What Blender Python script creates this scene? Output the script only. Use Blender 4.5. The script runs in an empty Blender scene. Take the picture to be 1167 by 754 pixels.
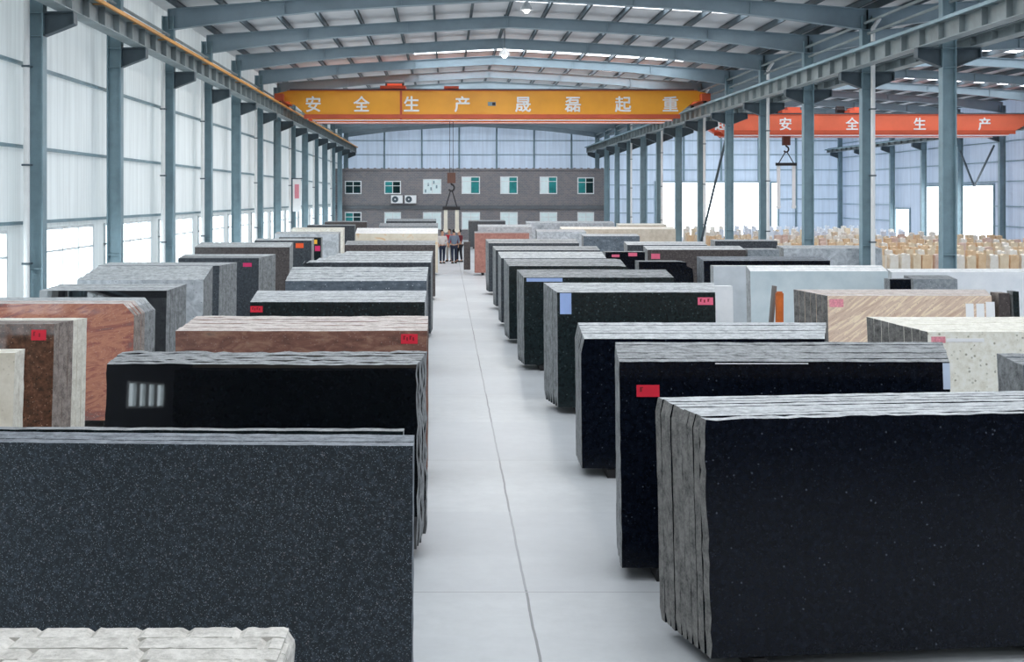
import bpy, bmesh, math, random
from mathutils import Vector, Matrix, Euler
random.seed(7)
S = bpy.context.scene
COL = S.collection
PI = math.pi

# ------------------------------------------------------------------ camera
F, CX, CY, HC = 1384.0, 508.0, 225.0, 3.36      # focal length in pixels, horizon point, eye height
cam_d = bpy.data.cameras.new('camera')
cam = bpy.data.objects.new('camera', cam_d)
COL.objects.link(cam)
cam.location = (0, 0, HC)
cam.rotation_euler = (PI / 2, 0, 0)
cam_d.sensor_width = 36.0
cam_d.sensor_fit = 'HORIZONTAL'
cam_d.lens = 36.0 * F / 1167.0
cam_d.shift_x = (583.5 - CX) / 1167.0
cam_d.shift_y = (CY - 377.0) / 1167.0
cam_d.clip_start, cam_d.clip_end = 0.1, 500
S.camera = cam

# ------------------------------------------------------------------ sky and exposure
SKY = 4.0
SKYLIGHT = 5.1
w = bpy.data.worlds.new('sky')
S.world = w
w.use_nodes = True
bg = w.node_tree.nodes['Background']
bg.inputs['Color'].default_value = (0.86, 0.93, 1.0, 1)
bg.inputs['Strength'].default_value = SKY
S.view_settings.view_transform = 'Standard'
S.view_settings.look = 'None'
S.view_settings.exposure = 0.0
S.view_settings.gamma = 1.0
S.view_settings.use_curve_mapping = False
S.cycles.use_denoising = True
S.cycles.max_bounces = 8
S.cycles.diffuse_bounces = 5
S.cycles.glossy_bounces = 4
S.cycles.transmission_bounces = 6
S.cycles.caustics_reflective = False
S.cycles.caustics_refractive = False
S.cycles.sample_clamp_indirect = 6.0


# ------------------------------------------------------------------ helpers
class MB:
    def __init__(s):
        s.v, s.f, s.m = [], [], []

    def add(s, vs, fs, mi=0):
        b = len(s.v)
        s.v += [tuple(p) for p in vs]
        for q in fs:
            s.f.append([b + i for i in q])
            s.m.append(mi)

    def box(s, x0, x1, y0, y1, z0, z1, mi=0):
        s.add([(x0, y0, z0), (x1, y0, z0), (x1, y1, z0), (x0, y1, z0), (x0, y0, z1), (x1, y0, z1), (x1, y1, z1), (x0, y1, z1)],
              [(3, 2, 1, 0), (4, 5, 6, 7), (0, 1, 5, 4), (1, 2, 6, 5), (2, 3, 7, 6), (3, 0, 4, 7)], mi)

    def prism_y(s, poly, y0, y1, mi=0):       # poly: (x, z) counter-clockwise seen from -y
        n = len(poly)
        vs = [(x, y0, z) for x, z in poly] + [(x, y1, z) for x, z in poly]
        fs = [tuple(range(n)), tuple(range(2 * n - 1, n - 1, -1))]
        for i in range(n):
            j = (i + 1) % n
            fs.append((i, n + i, n + j, j))
        s.add(vs, fs, mi)

    def bar(s, p, q, wx, wz, mi=0, up=(0, 0, 1)):
        p, q = Vector(p), Vector(q)
        d = (q - p).normalized()
        u = Vector(up)
        if abs(d.dot(u)) > 0.98:
            u = Vector((0, 1, 0))
        a = d.cross(u).normalized() * wx / 2
        b = a.cross(d).normalized() * wz / 2
        vs = [p - a - b, p + a - b, p + a + b, p - a + b, q - a - b, q + a - b, q + a + b, q - a + b]
        s.add(vs, [(0, 1, 2, 3), (7, 6, 5, 4), (0, 4, 5, 1), (1, 5, 6, 2), (2, 6, 7, 3), (3, 7, 4, 0)], mi)

    def tube(s, p, q, r, n=10, mi=0, r2=None):
        p, q = Vector(p), Vector(q)
        d = (q - p).normalized()
        u = Vector((0, 0, 1)) if abs(d.z) < 0.9 else Vector((1, 0, 0))
        a = d.cross(u).normalized()
        b = a.cross(d)
        r2 = r if r2 is None else r2
        vs = [p + (a * math.cos(2 * PI * i / n) + b * math.sin(2 * PI * i / n)) * r for i in range(n)]
        vs += [q + (a * math.cos(2 * PI * i / n) + b * math.sin(2 * PI * i / n)) * r2 for i in range(n)]
        fs = [tuple(range(n)), tuple(range(2 * n - 1, n - 1, -1))]
        fs += [(i, n + i, n + (i + 1) % n, (i + 1) % n) for i in range(n)]
        s.add(vs, fs, mi)

    def mesh(s, name, mats):
        me = bpy.data.meshes.new(name)
        me.from_pydata(s.v, [], s.f)
        for m in mats:
            me.materials.append(m)
        me.polygons.foreach_set('material_index', s.m)
        bm = bmesh.new()
        bm.from_mesh(me)
        bmesh.ops.recalc_face_normals(bm, faces=bm.faces)
        bm.to_mesh(me)
        bm.free()
        return me

    def build(s, name, mats, parent=None, loc=None):
        if not isinstance(mats, (list, tuple)):
            mats = [mats]
        return link(name, s.mesh(name, mats), parent, loc)


def link(name, data, parent=None, loc=None):
    o = bpy.data.objects.new(name, data)
    COL.objects.link(o)
    if parent is not None:
        o.parent = parent
    if loc is not None:
        o.location = loc
    return o


def tag(o, label=None, cat=None, group=None, kind=None):
    if label:
        o['label'] = label
    if cat:
        o['category'] = cat
    if group:
        o['group'] = group
    if kind:
        o['kind'] = kind
    return o


def empty(name, loc=(0, 0, 0), rz=0.0):
    o = bpy.data.objects.new(name, None)
    COL.objects.link(o)
    o.location = loc
    o.rotation_euler = (0, 0, rz)
    return o


def copy_tree(o, parent=None):
    c = o.copy()
    COL.objects.link(c)
    if parent is not None:
        c.parent = parent
    for ch in o.children:
        copy_tree(ch, c)
    return c


# ------------------------------------------------------------------ materials
def srgb(r, g, b):
    def f(c):
        c /= 255.0
        return c / 12.92 if c <= 0.04045 else ((c + 0.055) / 1.055) ** 2.4
    return (f(r), f(g), f(b), 1.0)


def new_mat(name):
    m = bpy.data.materials.new(name)
    m.use_nodes = True
    nt = m.node_tree
    return m, nt, nt.nodes['Principled BSDF']


def N(nt, typ, **kw):
    n = nt.nodes.new(typ)
    for k, v in kw.items():
        setattr(n, k, v)
    return n


def ramp(nt, src, stops, interp='LINEAR'):
    r = N(nt, 'ShaderNodeValToRGB')
    r.color_ramp.interpolation = interp
    els = r.color_ramp.elements
    while len(els) < len(stops):
        els.new(0.5)
    for e, (p, c) in zip(els, stops):
        e.position, e.color = p, c
    nt.links.new(src, r.inputs[0])
    return r.outputs[0]


def mixc(nt, fac, a, b, blend='MIX'):
    m = N(nt, 'ShaderNodeMix', data_type='RGBA', blend_type=blend)
    for sock, val in ((m.inputs[0], fac), (m.inputs[6], a), (m.inputs[7], b)):
        if isinstance(val, bpy.types.NodeSocket):
            nt.links.new(val, sock)
        else:
            sock.default_value = val
    return m.outputs[2]


def coords(nt, scale=(1, 1, 1), per_object=True, rot=(0, 0, 0)):
    tc = N(nt, 'ShaderNodeTexCoord')
    mp = N(nt, 'ShaderNodeMapping')
    mp.inputs['Scale'].default_value = scale
    src = tc.outputs['Object']
    if any(rot):
        mr = N(nt, 'ShaderNodeMapping')
        mr.inputs['Rotation'].default_value = rot
        nt.links.new(src, mr.inputs['Vector'])
        src = mr.outputs[0]
    nt.links.new(src, mp.inputs['Vector'])
    if per_object:
        oi = N(nt, 'ShaderNodeObjectInfo')
        mu = N(nt, 'ShaderNodeMath', operation='MULTIPLY')
        mu.inputs[1].default_value = 37.0
        nt.links.new(oi.outputs['Random'], mu.inputs[0])
        cb = N(nt, 'ShaderNodeCombineXYZ')
        for i in range(3):
            nt.links.new(mu.outputs[0], cb.inputs[i])
        nt.links.new(cb.outputs[0], mp.inputs['Location'])
    return mp.outputs[0]


def noise(nt, vec, scale, detail=4, rough=0.6, out='Fac', dist=0.0):
    n = N(nt, 'ShaderNodeTexNoise')
    n.inputs['Scale'].default_value = scale
    n.inputs['Detail'].default_value = detail
    n.inputs['Roughness'].default_value = rough
    n.inputs['Distortion'].default_value = dist
    nt.links.new(vec, n.inputs['Vector'])
    return n.outputs[out]


def plain(name, rgb, rough=0.5, metal=0.0, var=0.08, scale=3.0, spec=0.5):
    m, nt, p = new_mat(name)
    c = srgb(*rgb)
    v = coords(nt, per_object=False)
    f = noise(nt, v, scale, 5)
    lo = tuple(x * (1 - var * 2) for x in c[:3]) + (1,)
    hi = tuple(min(1, x * (1 + var)) for x in c[:3]) + (1,)
    nt.links.new(ramp(nt, f, [(0.3, lo), (0.7, hi)]), p.inputs['Base Color'])
    p.inputs['Roughness'].default_value = rough
    p.inputs['Metallic'].default_value = metal
    p.inputs['Specular IOR Level'].default_value = spec
    return m


def granite(name, stops, scale, specks=(), rough=0.12, stretch=(1, 1, 1), rot=(0, 0, 0), dist=0.0, spec=0.5, detail=6, ior=1.5):
    """stops: colour ramp over a noise field; specks: (cell scale, share, colour)"""
    m, nt, p = new_mat(name)
    v = coords(nt, stretch, True, rot)
    col = ramp(nt, noise(nt, v, scale, detail, 0.65, dist=dist), [(a, srgb(*c)) for a, c in stops])
    v2 = coords(nt)
    for sc, share, c in specks:
        vo = N(nt, 'ShaderNodeTexVoronoi')
        vo.inputs['Scale'].default_value = sc
        nt.links.new(v2, vo.inputs['Vector'])
        sp = N(nt, 'ShaderNodeSeparateColor')
        nt.links.new(vo.outputs['Color'], sp.inputs[0])
        k = ramp(nt, sp.outputs[0], [(1 - share, (0, 0, 0, 1)), (min(1, 1 - share * 0.3), (1, 1, 1, 1))])
        d = ramp(nt, vo.outputs['Distance'], [(0.25, (1, 1, 1, 1)), (0.55, (0, 0, 0, 1))])
        kk = mixc(nt, 1.0, k, d, 'MULTIPLY')
        col = mixc(nt, kk, col, srgb(*c))
    nt.links.new(col, p.inputs['Base Color'])
    p.inputs['Roughness'].default_value = rough
    p.inputs['Specular IOR Level'].default_value = spec
    p.inputs['IOR'].default_value = ior
    return m


def edge_mat(name, dark, light, bump=0.5):
    m, nt, p = new_mat(name)
    v = coords(nt, (1, 1, 1))
    a = noise(nt, v, 9, 8, 0.75)
    b = noise(nt, v, 45, 4, 0.7)
    c1 = ramp(nt, a, [(0.36, srgb(*dark)), (0.6, srgb(*light))])
    c2 = mixc(nt, ramp(nt, b, [(0.4, (0, 0, 0, 1)), (0.75, (0.5, 0.5, 0.5, 1))]), c1, srgb(*[min(255, x + 25) for x in light]))
    nt.links.new(c2, p.inputs['Base Color'])
    bp = N(nt, 'ShaderNodeBump')
    bp.inputs['Strength'].default_value = bump
    bp.inputs['Distance'].default_value = 0.01
    nt.links.new(b, bp.inputs['Height'])
    nt.links.new(bp.outputs[0], p.inputs['Normal'])
    p.inputs['Roughness'].default_value = 0.7
    return m


def panel_mat(name, rgb, trans_rgb, trans, rib=(0, 1, 0), period=0.45):
    """pale profiled cladding that lets some daylight through"""
    m, nt, p = new_mat(name)
    nt.nodes.remove(p)
    out = nt.nodes['Material Output']
    v = coords(nt, per_object=False)
    sx = N(nt, 'ShaderNodeSeparateXYZ')
    nt.links.new(v, sx.inputs[0])
    axis = 1 if rib[1] else 0
    fr = N(nt, 'ShaderNodeMath', operation='PINGPONG')
    fr.inputs[1].default_value = period / 2
    nt.links.new(sx.outputs[axis], fr.inputs[0])
    g = N(nt, 'ShaderNodeMath', operation='GREATER_THAN')
    g.inputs[1].default_value = period / 2 * 0.9
    nt.links.new(fr.outputs[0], g.inputs[0])
    vs = coords(nt, (1.6, 1.6, 0.12), False)
    st = noise(nt, vs, 2.2, 5)
    c = srgb(*rgb)
    base = ramp(nt, st, [(0.3, tuple(x * 0.86 for x in c[:3]) + (1,)), (0.6, c)])
    base = mixc(nt, g.outputs[0], base, tuple(x * 0.88 for x in c[:3]) + (1,))
    df = N(nt, 'ShaderNodeBsdfDiffuse')
    nt.links.new(base, df.inputs['Color'])
    tr = N(nt, 'ShaderNodeBsdfTranslucent')
    t = srgb(*trans_rgb)
    tcol = ramp(nt, st, [(0.3, tuple(x * 0.8 * trans for x in t[:3]) + (1,)), (0.6, tuple(x * trans for x in t[:3]) + (1,))])
    nt.links.new(tcol, tr.inputs['Color'])
    ad = N(nt, 'ShaderNodeAddShader')
    nt.links.new(df.outputs[0], ad.inputs[0])
    nt.links.new(tr.outputs[0], ad.inputs[1])
    nt.links.new(ad.outputs[0], out.inputs['Surface'])
    return m


def glass_mat(name, tint=(0.9, 0.97, 0.98), gloss=0.1):
    m, nt, p = new_mat(name)
    nt.nodes.remove(p)
    out = nt.nodes['Material Output']
    a = N(nt, 'ShaderNodeBsdfTransparent')
    a.inputs['Color'].default_value = tint + (1,)
    b = N(nt, 'ShaderNodeBsdfGlossy')
    b.inputs['Roughness'].default_value = 0.03
    mx = N(nt, 'ShaderNodeMixShader')
    mx.inputs[0].default_value = gloss
    nt.links.new(a.outputs[0], mx.inputs[1])
    nt.links.new(b.outputs[0], mx.inputs[2])
    nt.links.new(mx.outputs[0], out.inputs['Surface'])
    return m


def emit_mat(name, rgb, strength):
    m, nt, p = new_mat(name)
    p.inputs['Base Color'].default_value = srgb(*rgb)
    p.inputs['Emission Color'].default_value = srgb(*rgb)
    p.inputs['Emission Strength'].default_value = strength
    return m


def concrete_mat():
    m, nt, p = new_mat('concrete_floor')
    v = coords(nt, per_object=False)
    a = noise(nt, v, 0.35, 6, 0.6)
    b = noise(nt, v, 5.0, 6, 0.7)
    vs = coords(nt, (0.25, 1.3, 1), False)
    st = noise(nt, vs, 0.8, 5, 0.6)
    col = ramp(nt, a, [(0.3, srgb(172, 175, 177)), (0.7, srgb(197, 200, 201))])
    col = mixc(nt, ramp(nt, b, [(0.35, (0.22, 0.22, 0.22, 1)), (0.6, (0, 0, 0, 1))]), col, srgb(150, 152, 154))
    col = mixc(nt, ramp(nt, st, [(0.4, (0, 0, 0, 1)), (0.62, (0.3, 0.3, 0.3, 1))]), col, srgb(168, 171, 174))
    sx = N(nt, 'ShaderNodeSeparateXYZ')
    nt.links.new(v, sx.inputs[0])

    def line(sock, offset, period, width):
        ad = N(nt, 'ShaderNodeMath', operation='ADD')
        ad.inputs[1].default_value = offset
        nt.links.new(sock, ad.inputs[0])
        pp = N(nt, 'ShaderNodeMath', operation='PINGPONG')
        pp.inputs[1].default_value = period / 2
        nt.links.new(ad.outputs[0], pp.inputs[0])
        lt = N(nt, 'ShaderNodeMath', operation='LESS_THAN')
        lt.inputs[1].default_value = width / 2
        nt.links.new(pp.outputs[0], lt.inputs[0])
        return lt.outputs[0]
    wob = N(nt, 'ShaderNodeMath', operation='MULTIPLY_ADD')
    wob.inputs[1].default_value = 0.03
    nt.links.new(noise(nt, v, 1.2, 3), wob.inputs[0])
    nt.links.new(sx.outputs[0], wob.inputs[2])
    col = mixc(nt, line(wob.outputs[0], -0.70, 6.0, 0.022), col, srgb(118, 120, 122))
    # alternate pours read as slightly different bays
    fl = N(nt, 'ShaderNodeMath', operation='FLOORED_MODULO')
    fl.inputs[1].default_value = 5.2
    nt.links.new(sx.outputs[1], fl.inputs[0])
    gt = N(nt, 'ShaderNodeMath', operation='LESS_THAN')
    gt.inputs[1].default_value = 2.6
    nt.links.new(fl.outputs[0], gt.inputs[0])
    mf = N(nt, 'ShaderNodeMath', operation='MULTIPLY')
    mf.inputs[1].default_value = 0.35
    nt.links.new(gt.outputs[0], mf.inputs[0])
    col = mixc(nt, mf.outputs[0], col, srgb(170, 173, 177))
    col = mixc(nt, line(sx.outputs[1], 0.05, 5.2, 0.02), col, srgb(150, 152, 155))
    nt.links.new(col, p.inputs['Base Color'])
    p.inputs['Roughness'].default_value = 0.45
    p.inputs['Specular IOR Level'].default_value = 0.35
    return m


def brick_mat():
    m, nt, p = new_mat('grey_brick')
    tc = N(nt, 'ShaderNodeTexCoord')
    mp = N(nt, 'ShaderNodeMapping')
    mp.inputs['Rotation'].default_value = (PI / 2, 0, 0)
    nt.links.new(tc.outputs['Object'], mp.inputs['Vector'])
    br = N(nt, 'ShaderNodeTexBrick')
    br.inputs['Scale'].default_value = 2.2
    br.inputs['Color1'].default_value = srgb(136, 128, 128)
    br.inputs['Color2'].default_value = srgb(116, 116, 122)
    br.inputs['Mortar'].default_value = srgb(150, 148, 148)
    br.inputs['Mortar Size'].default_value = 0.02
    nt.links.new(mp.outputs[0], br.inputs['Vector'])
    v = coords(nt, per_object=False)
    st = noise(nt, v, 1.1, 7, 0.75)
    col = mixc(nt, ramp(nt, st, [(0.45, (0, 0, 0, 1)), (0.75, (0.5, 0.5, 0.5, 1))]), br.outputs['Color'], srgb(156, 146, 142))
    nt.links.new(col, p.inputs['Base Color'])
    p.inputs['Roughness'].default_value = 0.85
    return m


M = {}
M['floor'] = concrete_mat()
M['brick'] = brick_mat()
M['steel'] = plain('teal_grey_steel', (138, 163, 172), 0.45, 0.0, 0.1, 2.0)
M['steel_dark'] = plain('dark_steel', (80, 94, 102), 0.5, 0.0, 0.12, 2.0)
M['rafter'] = plain('rafter_paint', (146, 164, 174), 0.5, 0.0, 0.08, 1.0)
M['girder'] = plain('girder_paint', (150, 160, 162), 0.5, 0.0, 0.14, 1.5)
M['pipe'] = plain('white_pipe', (242, 242, 240), 0.35, 0.0, 0.03)
M['conductor'] = plain('orange_conductor', (226, 160, 80), 0.5)
M['roof'] = plain('roof_sheet', (228, 228, 230), 0.6, 0.0, 0.06, 0.6)
M['wall_white'] = panel_mat('white_cladding', (222, 227, 227), (240, 242, 238), 0.09)
M['wall_blue'] = panel_mat('blue_white_cladding', (200, 212, 226), (192, 206, 222), 0.125, (1, 0, 0), 0.9)
M['wall_side'] = panel_mat('grey_blue_cladding', (196, 206, 218), (188, 204, 230), 0.085)
M['wall_tan'] = plain('tan_grey_render', (196, 180, 162), 0.8)
M['wall_dull'] = plain('grey_cladding', (104, 108, 112), 0.7)
M['skylight'] = emit_mat('skylight_sheet', (244, 249, 255), SKYLIGHT)
M['frame_white'] = plain('white_frame', (236, 240, 240), 0.4)
M['glass'] = glass_mat('window_glass')
M['glass_teal'] = plain('teal_window_glass', (58, 150, 150), 0.08, 0.0, 0.25, 0.8)
M['glass_dark'] = plain('dark_window_glass', (26, 52, 54), 0.08, 0.0, 0.2, 0.8)
M['pale_pane'] = plain('pale_window_pane', (236, 250, 250), 0.7, 0.0, 0.03)  # plain pale colour filling the white office panes
M['paper'] = plain('white_paper', (240, 242, 242), 0.7, 0.0, 0.02)
M['crane_orange'] = plain('crane_orange', (255, 172, 48), 0.42, 0.0, 0.09, 0.5)
M['crane_rust'] = plain('crane_rust_red', (206, 92, 60), 0.5, 0.0, 0.1, 0.7)
M['crane_red'] = plain('crane_red_orange', (244, 118, 84), 0.45, 0.0, 0.08, 0.5)
M['block'] = plain('brown_pulley_block', (110, 76, 64), 0.6)
M['crane_dark'] = plain('crane_dark', (40, 38, 40), 0.5)
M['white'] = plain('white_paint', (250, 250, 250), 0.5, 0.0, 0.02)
M['lamp'] = emit_mat('lamp_glow', (255, 252, 244), 6.0)
M['rubber'] = plain('black_rubber', (20, 20, 22), 0.7)
M['sling'] = plain('cream_sling', (238, 232, 216), 0.8, 0.0, 0.05)
M['red'] = plain('red_sticker', (226, 30, 58), 0.5, 0.0, 0.05)
M['pink'] = plain('pink_sticker', (246, 110, 140), 0.5, 0.0, 0.05)
M['darkred'] = plain('dark_red_ink', (140, 10, 24), 0.6)
M['orange'] = plain('orange_sticker', (250, 92, 34), 0.5, 0.0, 0.05)
M['yellow'] = plain('yellow_sticker', (250, 186, 60), 0.5, 0.0, 0.05)
M['magenta'] = plain('magenta_sticker', (222, 44, 108), 0.5, 0.0, 0.05)
M['blue_film'] = plain('blue_film', (164, 188, 236), 0.35, 0.0, 0.05)
M['white_film'] = plain('pale_blue_film', (206, 220, 240), 0.3, 0.0, 0.04)
M['chalk'] = plain('pink_chalk', (246, 158, 170), 0.9, 0.0, 0.15, 40)
M['wood'] = plain('orange_timber', (214, 112, 48), 0.6, 0.0, 0.15, 6)
M['board'] = plain('grey_board', (128, 122, 118), 0.7)

# stones
ST = {}
ST['speckle'] = granite('speckled_charcoal_granite', [(0.3, (14, 22, 27)), (0.52, (27, 37, 44)), (0.7, (60, 68, 78))], 30,
                        [(130, 0.2, (96, 106, 116)), (190, 0.12, (160, 168, 176)), (85, 0.05, (120, 116, 120))], 0.33, detail=8)
ST['black'] = granite('black_polished_granite', [(0.35, (6, 10, 18)), (0.6, (14, 19, 29)), (0.8, (36, 42, 54))], 20,
                      [(90, 0.08, (40, 46, 56)), (60, 0.012, (84, 90, 100))], 0.14, detail=8, spec=0.22)
ST['mirror'] = granite('mirror_black_granite', [(0.35, (5, 6, 8)), (0.7, (14, 16, 22))], 24, [(60, 0.04, (44, 48, 58))], 0.02, spec=1.0, ior=1.62)
ST['green'] = granite('green_black_granite', [(0.3, (16, 24, 26)), (0.6, (30, 40, 42)), (0.8, (56, 68, 68))], 22,
                      [(40, 0.08, (72, 86, 88))], 0.2, detail=8)
ST['dark'] = granite('dark_grey_granite', [(0.3, (40, 44, 50)), (0.7, (74, 80, 86))], 18, [(50, 0.1, (110, 114, 118))], 0.25)
ST['umber'] = granite('dark_umber_granite', [(0.3, (58, 52, 52)), (0.7, (94, 86, 84))], 18, [(50, 0.1, (128, 120, 116))], 0.25)
ST['brown'] = granite('red_brown_granite', [(0.28, (88, 66, 62)), (0.5, (134, 96, 84)), (0.62, (158, 122, 104)), (0.78, (104, 92, 88))], 3.2,
                      [(60, 0.12, (160, 132, 122))], 0.2, (1, 1, 2.6), dist=0.8)
ST['tan'] = granite('tan_brown_granite', [(0.3, (48, 30, 22)), (0.55, (96, 62, 46)), (0.75, (130, 92, 74))], 16,
                    [(42, 0.14, (34, 26, 24)), (60, 0.08, (164, 128, 110))], 0.06, detail=8)
ST['pinkwave'] = granite('pink_wavy_granite', [(0.24, (104, 98, 98)), (0.38, (166, 108, 96)), (0.5, (196, 138, 114)), (0.6, (158, 100, 92)), (0.72, (128, 114, 110))], 1.5,
                         [(70, 0.08, (208, 168, 150))], 0.06, (0.8, 1, 3.0), (0, 0.25, 0), 1.6)
ST['marble'] = granite('grey_white_marble', [(0.3, (150, 156, 162)), (0.55, (198, 202, 206)), (0.75, (222, 226, 230))], 4, [(40, 0.08, (132, 138, 144))], 0.2, dist=1.0)
ST['grey'] = granite('mid_grey_granite', [(0.3, (112, 120, 126)), (0.7, (164, 170, 174))], 14, [(60, 0.12, (196, 200, 204))], 0.3)
ST['slate'] = granite('slate_grey_granite', [(0.3, (66, 76, 86)), (0.6, (102, 112, 122)), (0.8, (168, 176, 184))], 7, [(40, 0.06, (190, 196, 204))], 0.3, (1, 1, 2))
ST['cream'] = granite('cream_speckled_granite', [(0.3, (226, 220, 202)), (0.55, (248, 245, 232)), (0.75, (254, 252, 246))], 14,
                      [(30, 0.14, (170, 166, 146)), (55, 0.12, (252, 250, 240))], 0.2, detail=8)
ST['vein'] = granite('pink_beige_veined_granite', [(0.3, (206, 174, 152)), (0.5, (226, 200, 180)), (0.6, (252, 232, 202)), (0.75, (212, 188, 172))], 3.2,
                     [(60, 0.1, (176, 150, 136))], 0.18, (0.8, 1, 7.0), (0, 0.62, 0), 0.5)
ST['white'] = granite('white_stone', [(0.3, (232, 236, 240)), (0.7, (248, 250, 252))], 3, [], 0.25)
ST['offwhite'] = granite('off_white_stone', [(0.3, (200, 205, 209)), (0.7, (218, 222, 226))], 3, [], 0.25)
ST['pale'] = granite('pale_blue_stone', [(0.3, (190, 206, 212)), (0.7, (212, 224, 228))], 2, [], 0.2)
ST['beige'] = granite('beige_stone', [(0.3, (196, 184, 164)), (0.7, (226, 216, 200))], 5, [(40, 0.1, (176, 164, 146))], 0.3)
ST['ochre'] = granite('ochre_stained_stone', [(0.3, (206, 192, 168)), (0.58, (226, 216, 198)), (0.7, (214, 164, 96))], 1.6, [], 0.35, dist=0.8)
ST['rust'] = granite('rusty_pink_stone', [(0.3, (150, 98, 88)), (0.7, (188, 132, 118))], 10, [(50, 0.1, (204, 164, 150))], 0.3)
ST['rough'] = granite('rough_white_stone', [(0.3, (196, 192, 184)), (0.55, (216, 213, 206)), (0.8, (232, 230, 224))], 6, [(60, 0.08, (170, 166, 158))], 0.75, detail=8)
ED = {}
ED['light'] = edge_mat('pale_sawn_edge', (122, 125, 127), (192, 195, 196))
ED['grey'] = edge_mat('grey_sawn_edge', (74, 77, 79), (150, 153, 154))
ED['darkedge'] = edge_mat('dark_polished_edge', (60, 66, 74), (128, 134, 140))
ED['warm'] = edge_mat('warm_sawn_edge', (150, 138, 130), (206, 196, 190))
ED['white'] = edge_mat('white_sawn_edge', (204, 204, 202), (240, 240, 238))
ED['cream'] = edge_mat('cream_sawn_edge', (196, 190, 176), (232, 228, 216))
ED['bone'] = edge_mat('bone_sawn_edge', (158, 154, 146), (206, 202, 194))
ED['darkend'] = edge_mat('dark_broken_end', (58, 58, 58), (132, 130, 126), 1.0)
ED['brownedge'] = edge_mat('brown_sawn_edge', (84, 74, 70), (158, 146, 138))


# ------------------------------------------------------------------ setting: the hall
XL, XW, XC, XR, XRW = -8.85, -8.4, 12.75, 33.2, 33.65    # left wall, left columns, middle columns, far columns, far wall
YB, YE = -20.0, 104.0
COLS = [24.9 + 5.95 * k for k in range(-6, 14)]
AP1, AP2 = (XW + XC) / 2, (XC + XR) / 2
EAVE, APEX = 9.28, 9.95


def roof_z(x):
    if x <= XC:
        t = abs(x - AP1) / ((XC - XW) / 2)
    else:
        t = abs(x - AP2) / ((XR - XC) / 2)
    return APEX - (APEX - EAVE) * (0.75 * t + 0.25 * t * t)


mb = MB()
mb.box(XL - 0.3, XRW + 0.3, YB - 0.3, YE + 0.3, -0.25, 0.0)
tag(mb.build('floor', M['floor']), 'pale grey concrete floor with a long joint down the aisle', 'floor', kind='structure')

mb = MB()
xs = [XL - 0.1 + i * (XRW - XL + 0.2) / 60 for i in range(61)]
for i in range(60):
    a, b = xs[i], xs[i + 1]
    mb.add([(a, YB, roof_z(a)), (b, YB, roof_z(b)), (b, YE, roof_z(b)), (a, YE, roof_z(a)),
            (a, YB, roof_z(a) + 0.06), (b, YB, roof_z(b) + 0.06), (b, YE, roof_z(b) + 0.06), (a, YE, roof_z(a) + 0.06)],
           [(0, 1, 2, 3), (7, 6, 5, 4), (0, 4, 5, 1), (3, 2, 6, 7)])
tag(mb.build('ceiling', M['roof']), 'grey underside of the shallow double pitched sheet roof', 'ceiling', kind='structure')


def holed_wall(along, fixed, u0, u1, z0, z1, holes, thick=0.06):
    """wall sheet with rectangular holes (u0, u1, z0, z1); along = 'x' or 'y'"""
    mb = MB()
    us = sorted({u0, u1} | {h[0] for h in holes} | {h[1] for h in holes})
    for a, b in zip(us[:-1], us[1:]):
        cut = sorted((h[2], h[3]) for h in holes if h[0] < (a + b) / 2 < h[1])
        z = z0
        for c, d in cut + [(z1, z1)]:
            if c > z + 1e-4:
                if along == 'y':
                    mb.add([(fixed, a, z), (fixed, b, z), (fixed, b, c), (fixed, a, c)], [(0, 1, 2, 3)])
                else:
                    mb.add([(a, fixed, z), (b, fixed, z), (b, fixed, c), (a, fixed, c)], [(0, 1, 2, 3)])
            z = max(z, d)
    return mb


# left wall: ribbon windows low in every bay
WIN = [(y + 0.55, y + 5.45, 0.95, 2.7) for y in [COLS[0] - 5.95] + COLS[1:-1]]
WIN[0] = (-15.6, -11.3, 1.3, 2.05)
YS = 13.0     # the cladding is pale and translucent beyond this line, solid rendered wall before it
tag(holed_wall('y', XL, YS, YE, 0, EAVE + 0.1, [q for q in WIN if q[0] > YS]).build('wall_left', M['wall_white']), 'white profiled cladding wall with low windows beside the slabs', 'wall', kind='structure')
tag(holed_wall('y', XL, YB, YS, 0, EAVE + 0.1, [q for q in WIN if q[0] < YS]).build('wall_left_rear', M['wall_dull']), 'solid grey wall before the white cladding starts', 'wall', kind='structure')
for k, (a, b, c, d) in enumerate(WIN):
    wn = tag(empty('window_%d' % (k + 1), (XL, (a + b) / 2, c)), 'white sliding window low in the white side wall', 'window', 'windows of the white side wall', 'structure')
    L, Hh = (b - a) / 2, d - c
    f = MB()
    t = 0.05
    if k == 0:      # four small panes with broad mullions
        for yy in (-L / 2, 0.0, L / 2):
            f.box(-t, t, yy - 0.22, yy + 0.22, 0.06, Hh - 0.06)
    f.box(-t, t, -L, L, 0, 0.06)
    f.box(-t, t, -L, L, Hh - 0.06, Hh)
    if k:
        f.box(-t, t, -L, L, Hh - 0.56, Hh - 0.52)
    for yy in (-L, -L / 2 - 0.02, -0.02, L / 2 - 0.02, L - 0.05):
        f.box(-t, t, yy, yy + 0.05, 0.06, Hh - 0.06)
    f.build('window_frame', M['frame_white'], wn)
    g = MB()
    g.add([(0, -L, 0.03), (0, L, 0.03), (0, L, Hh - 0.03), (0, -L, Hh - 0.03)], [(0, 1, 2, 3)])
    g.build('window_glass', M['glass'], wn)

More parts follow.
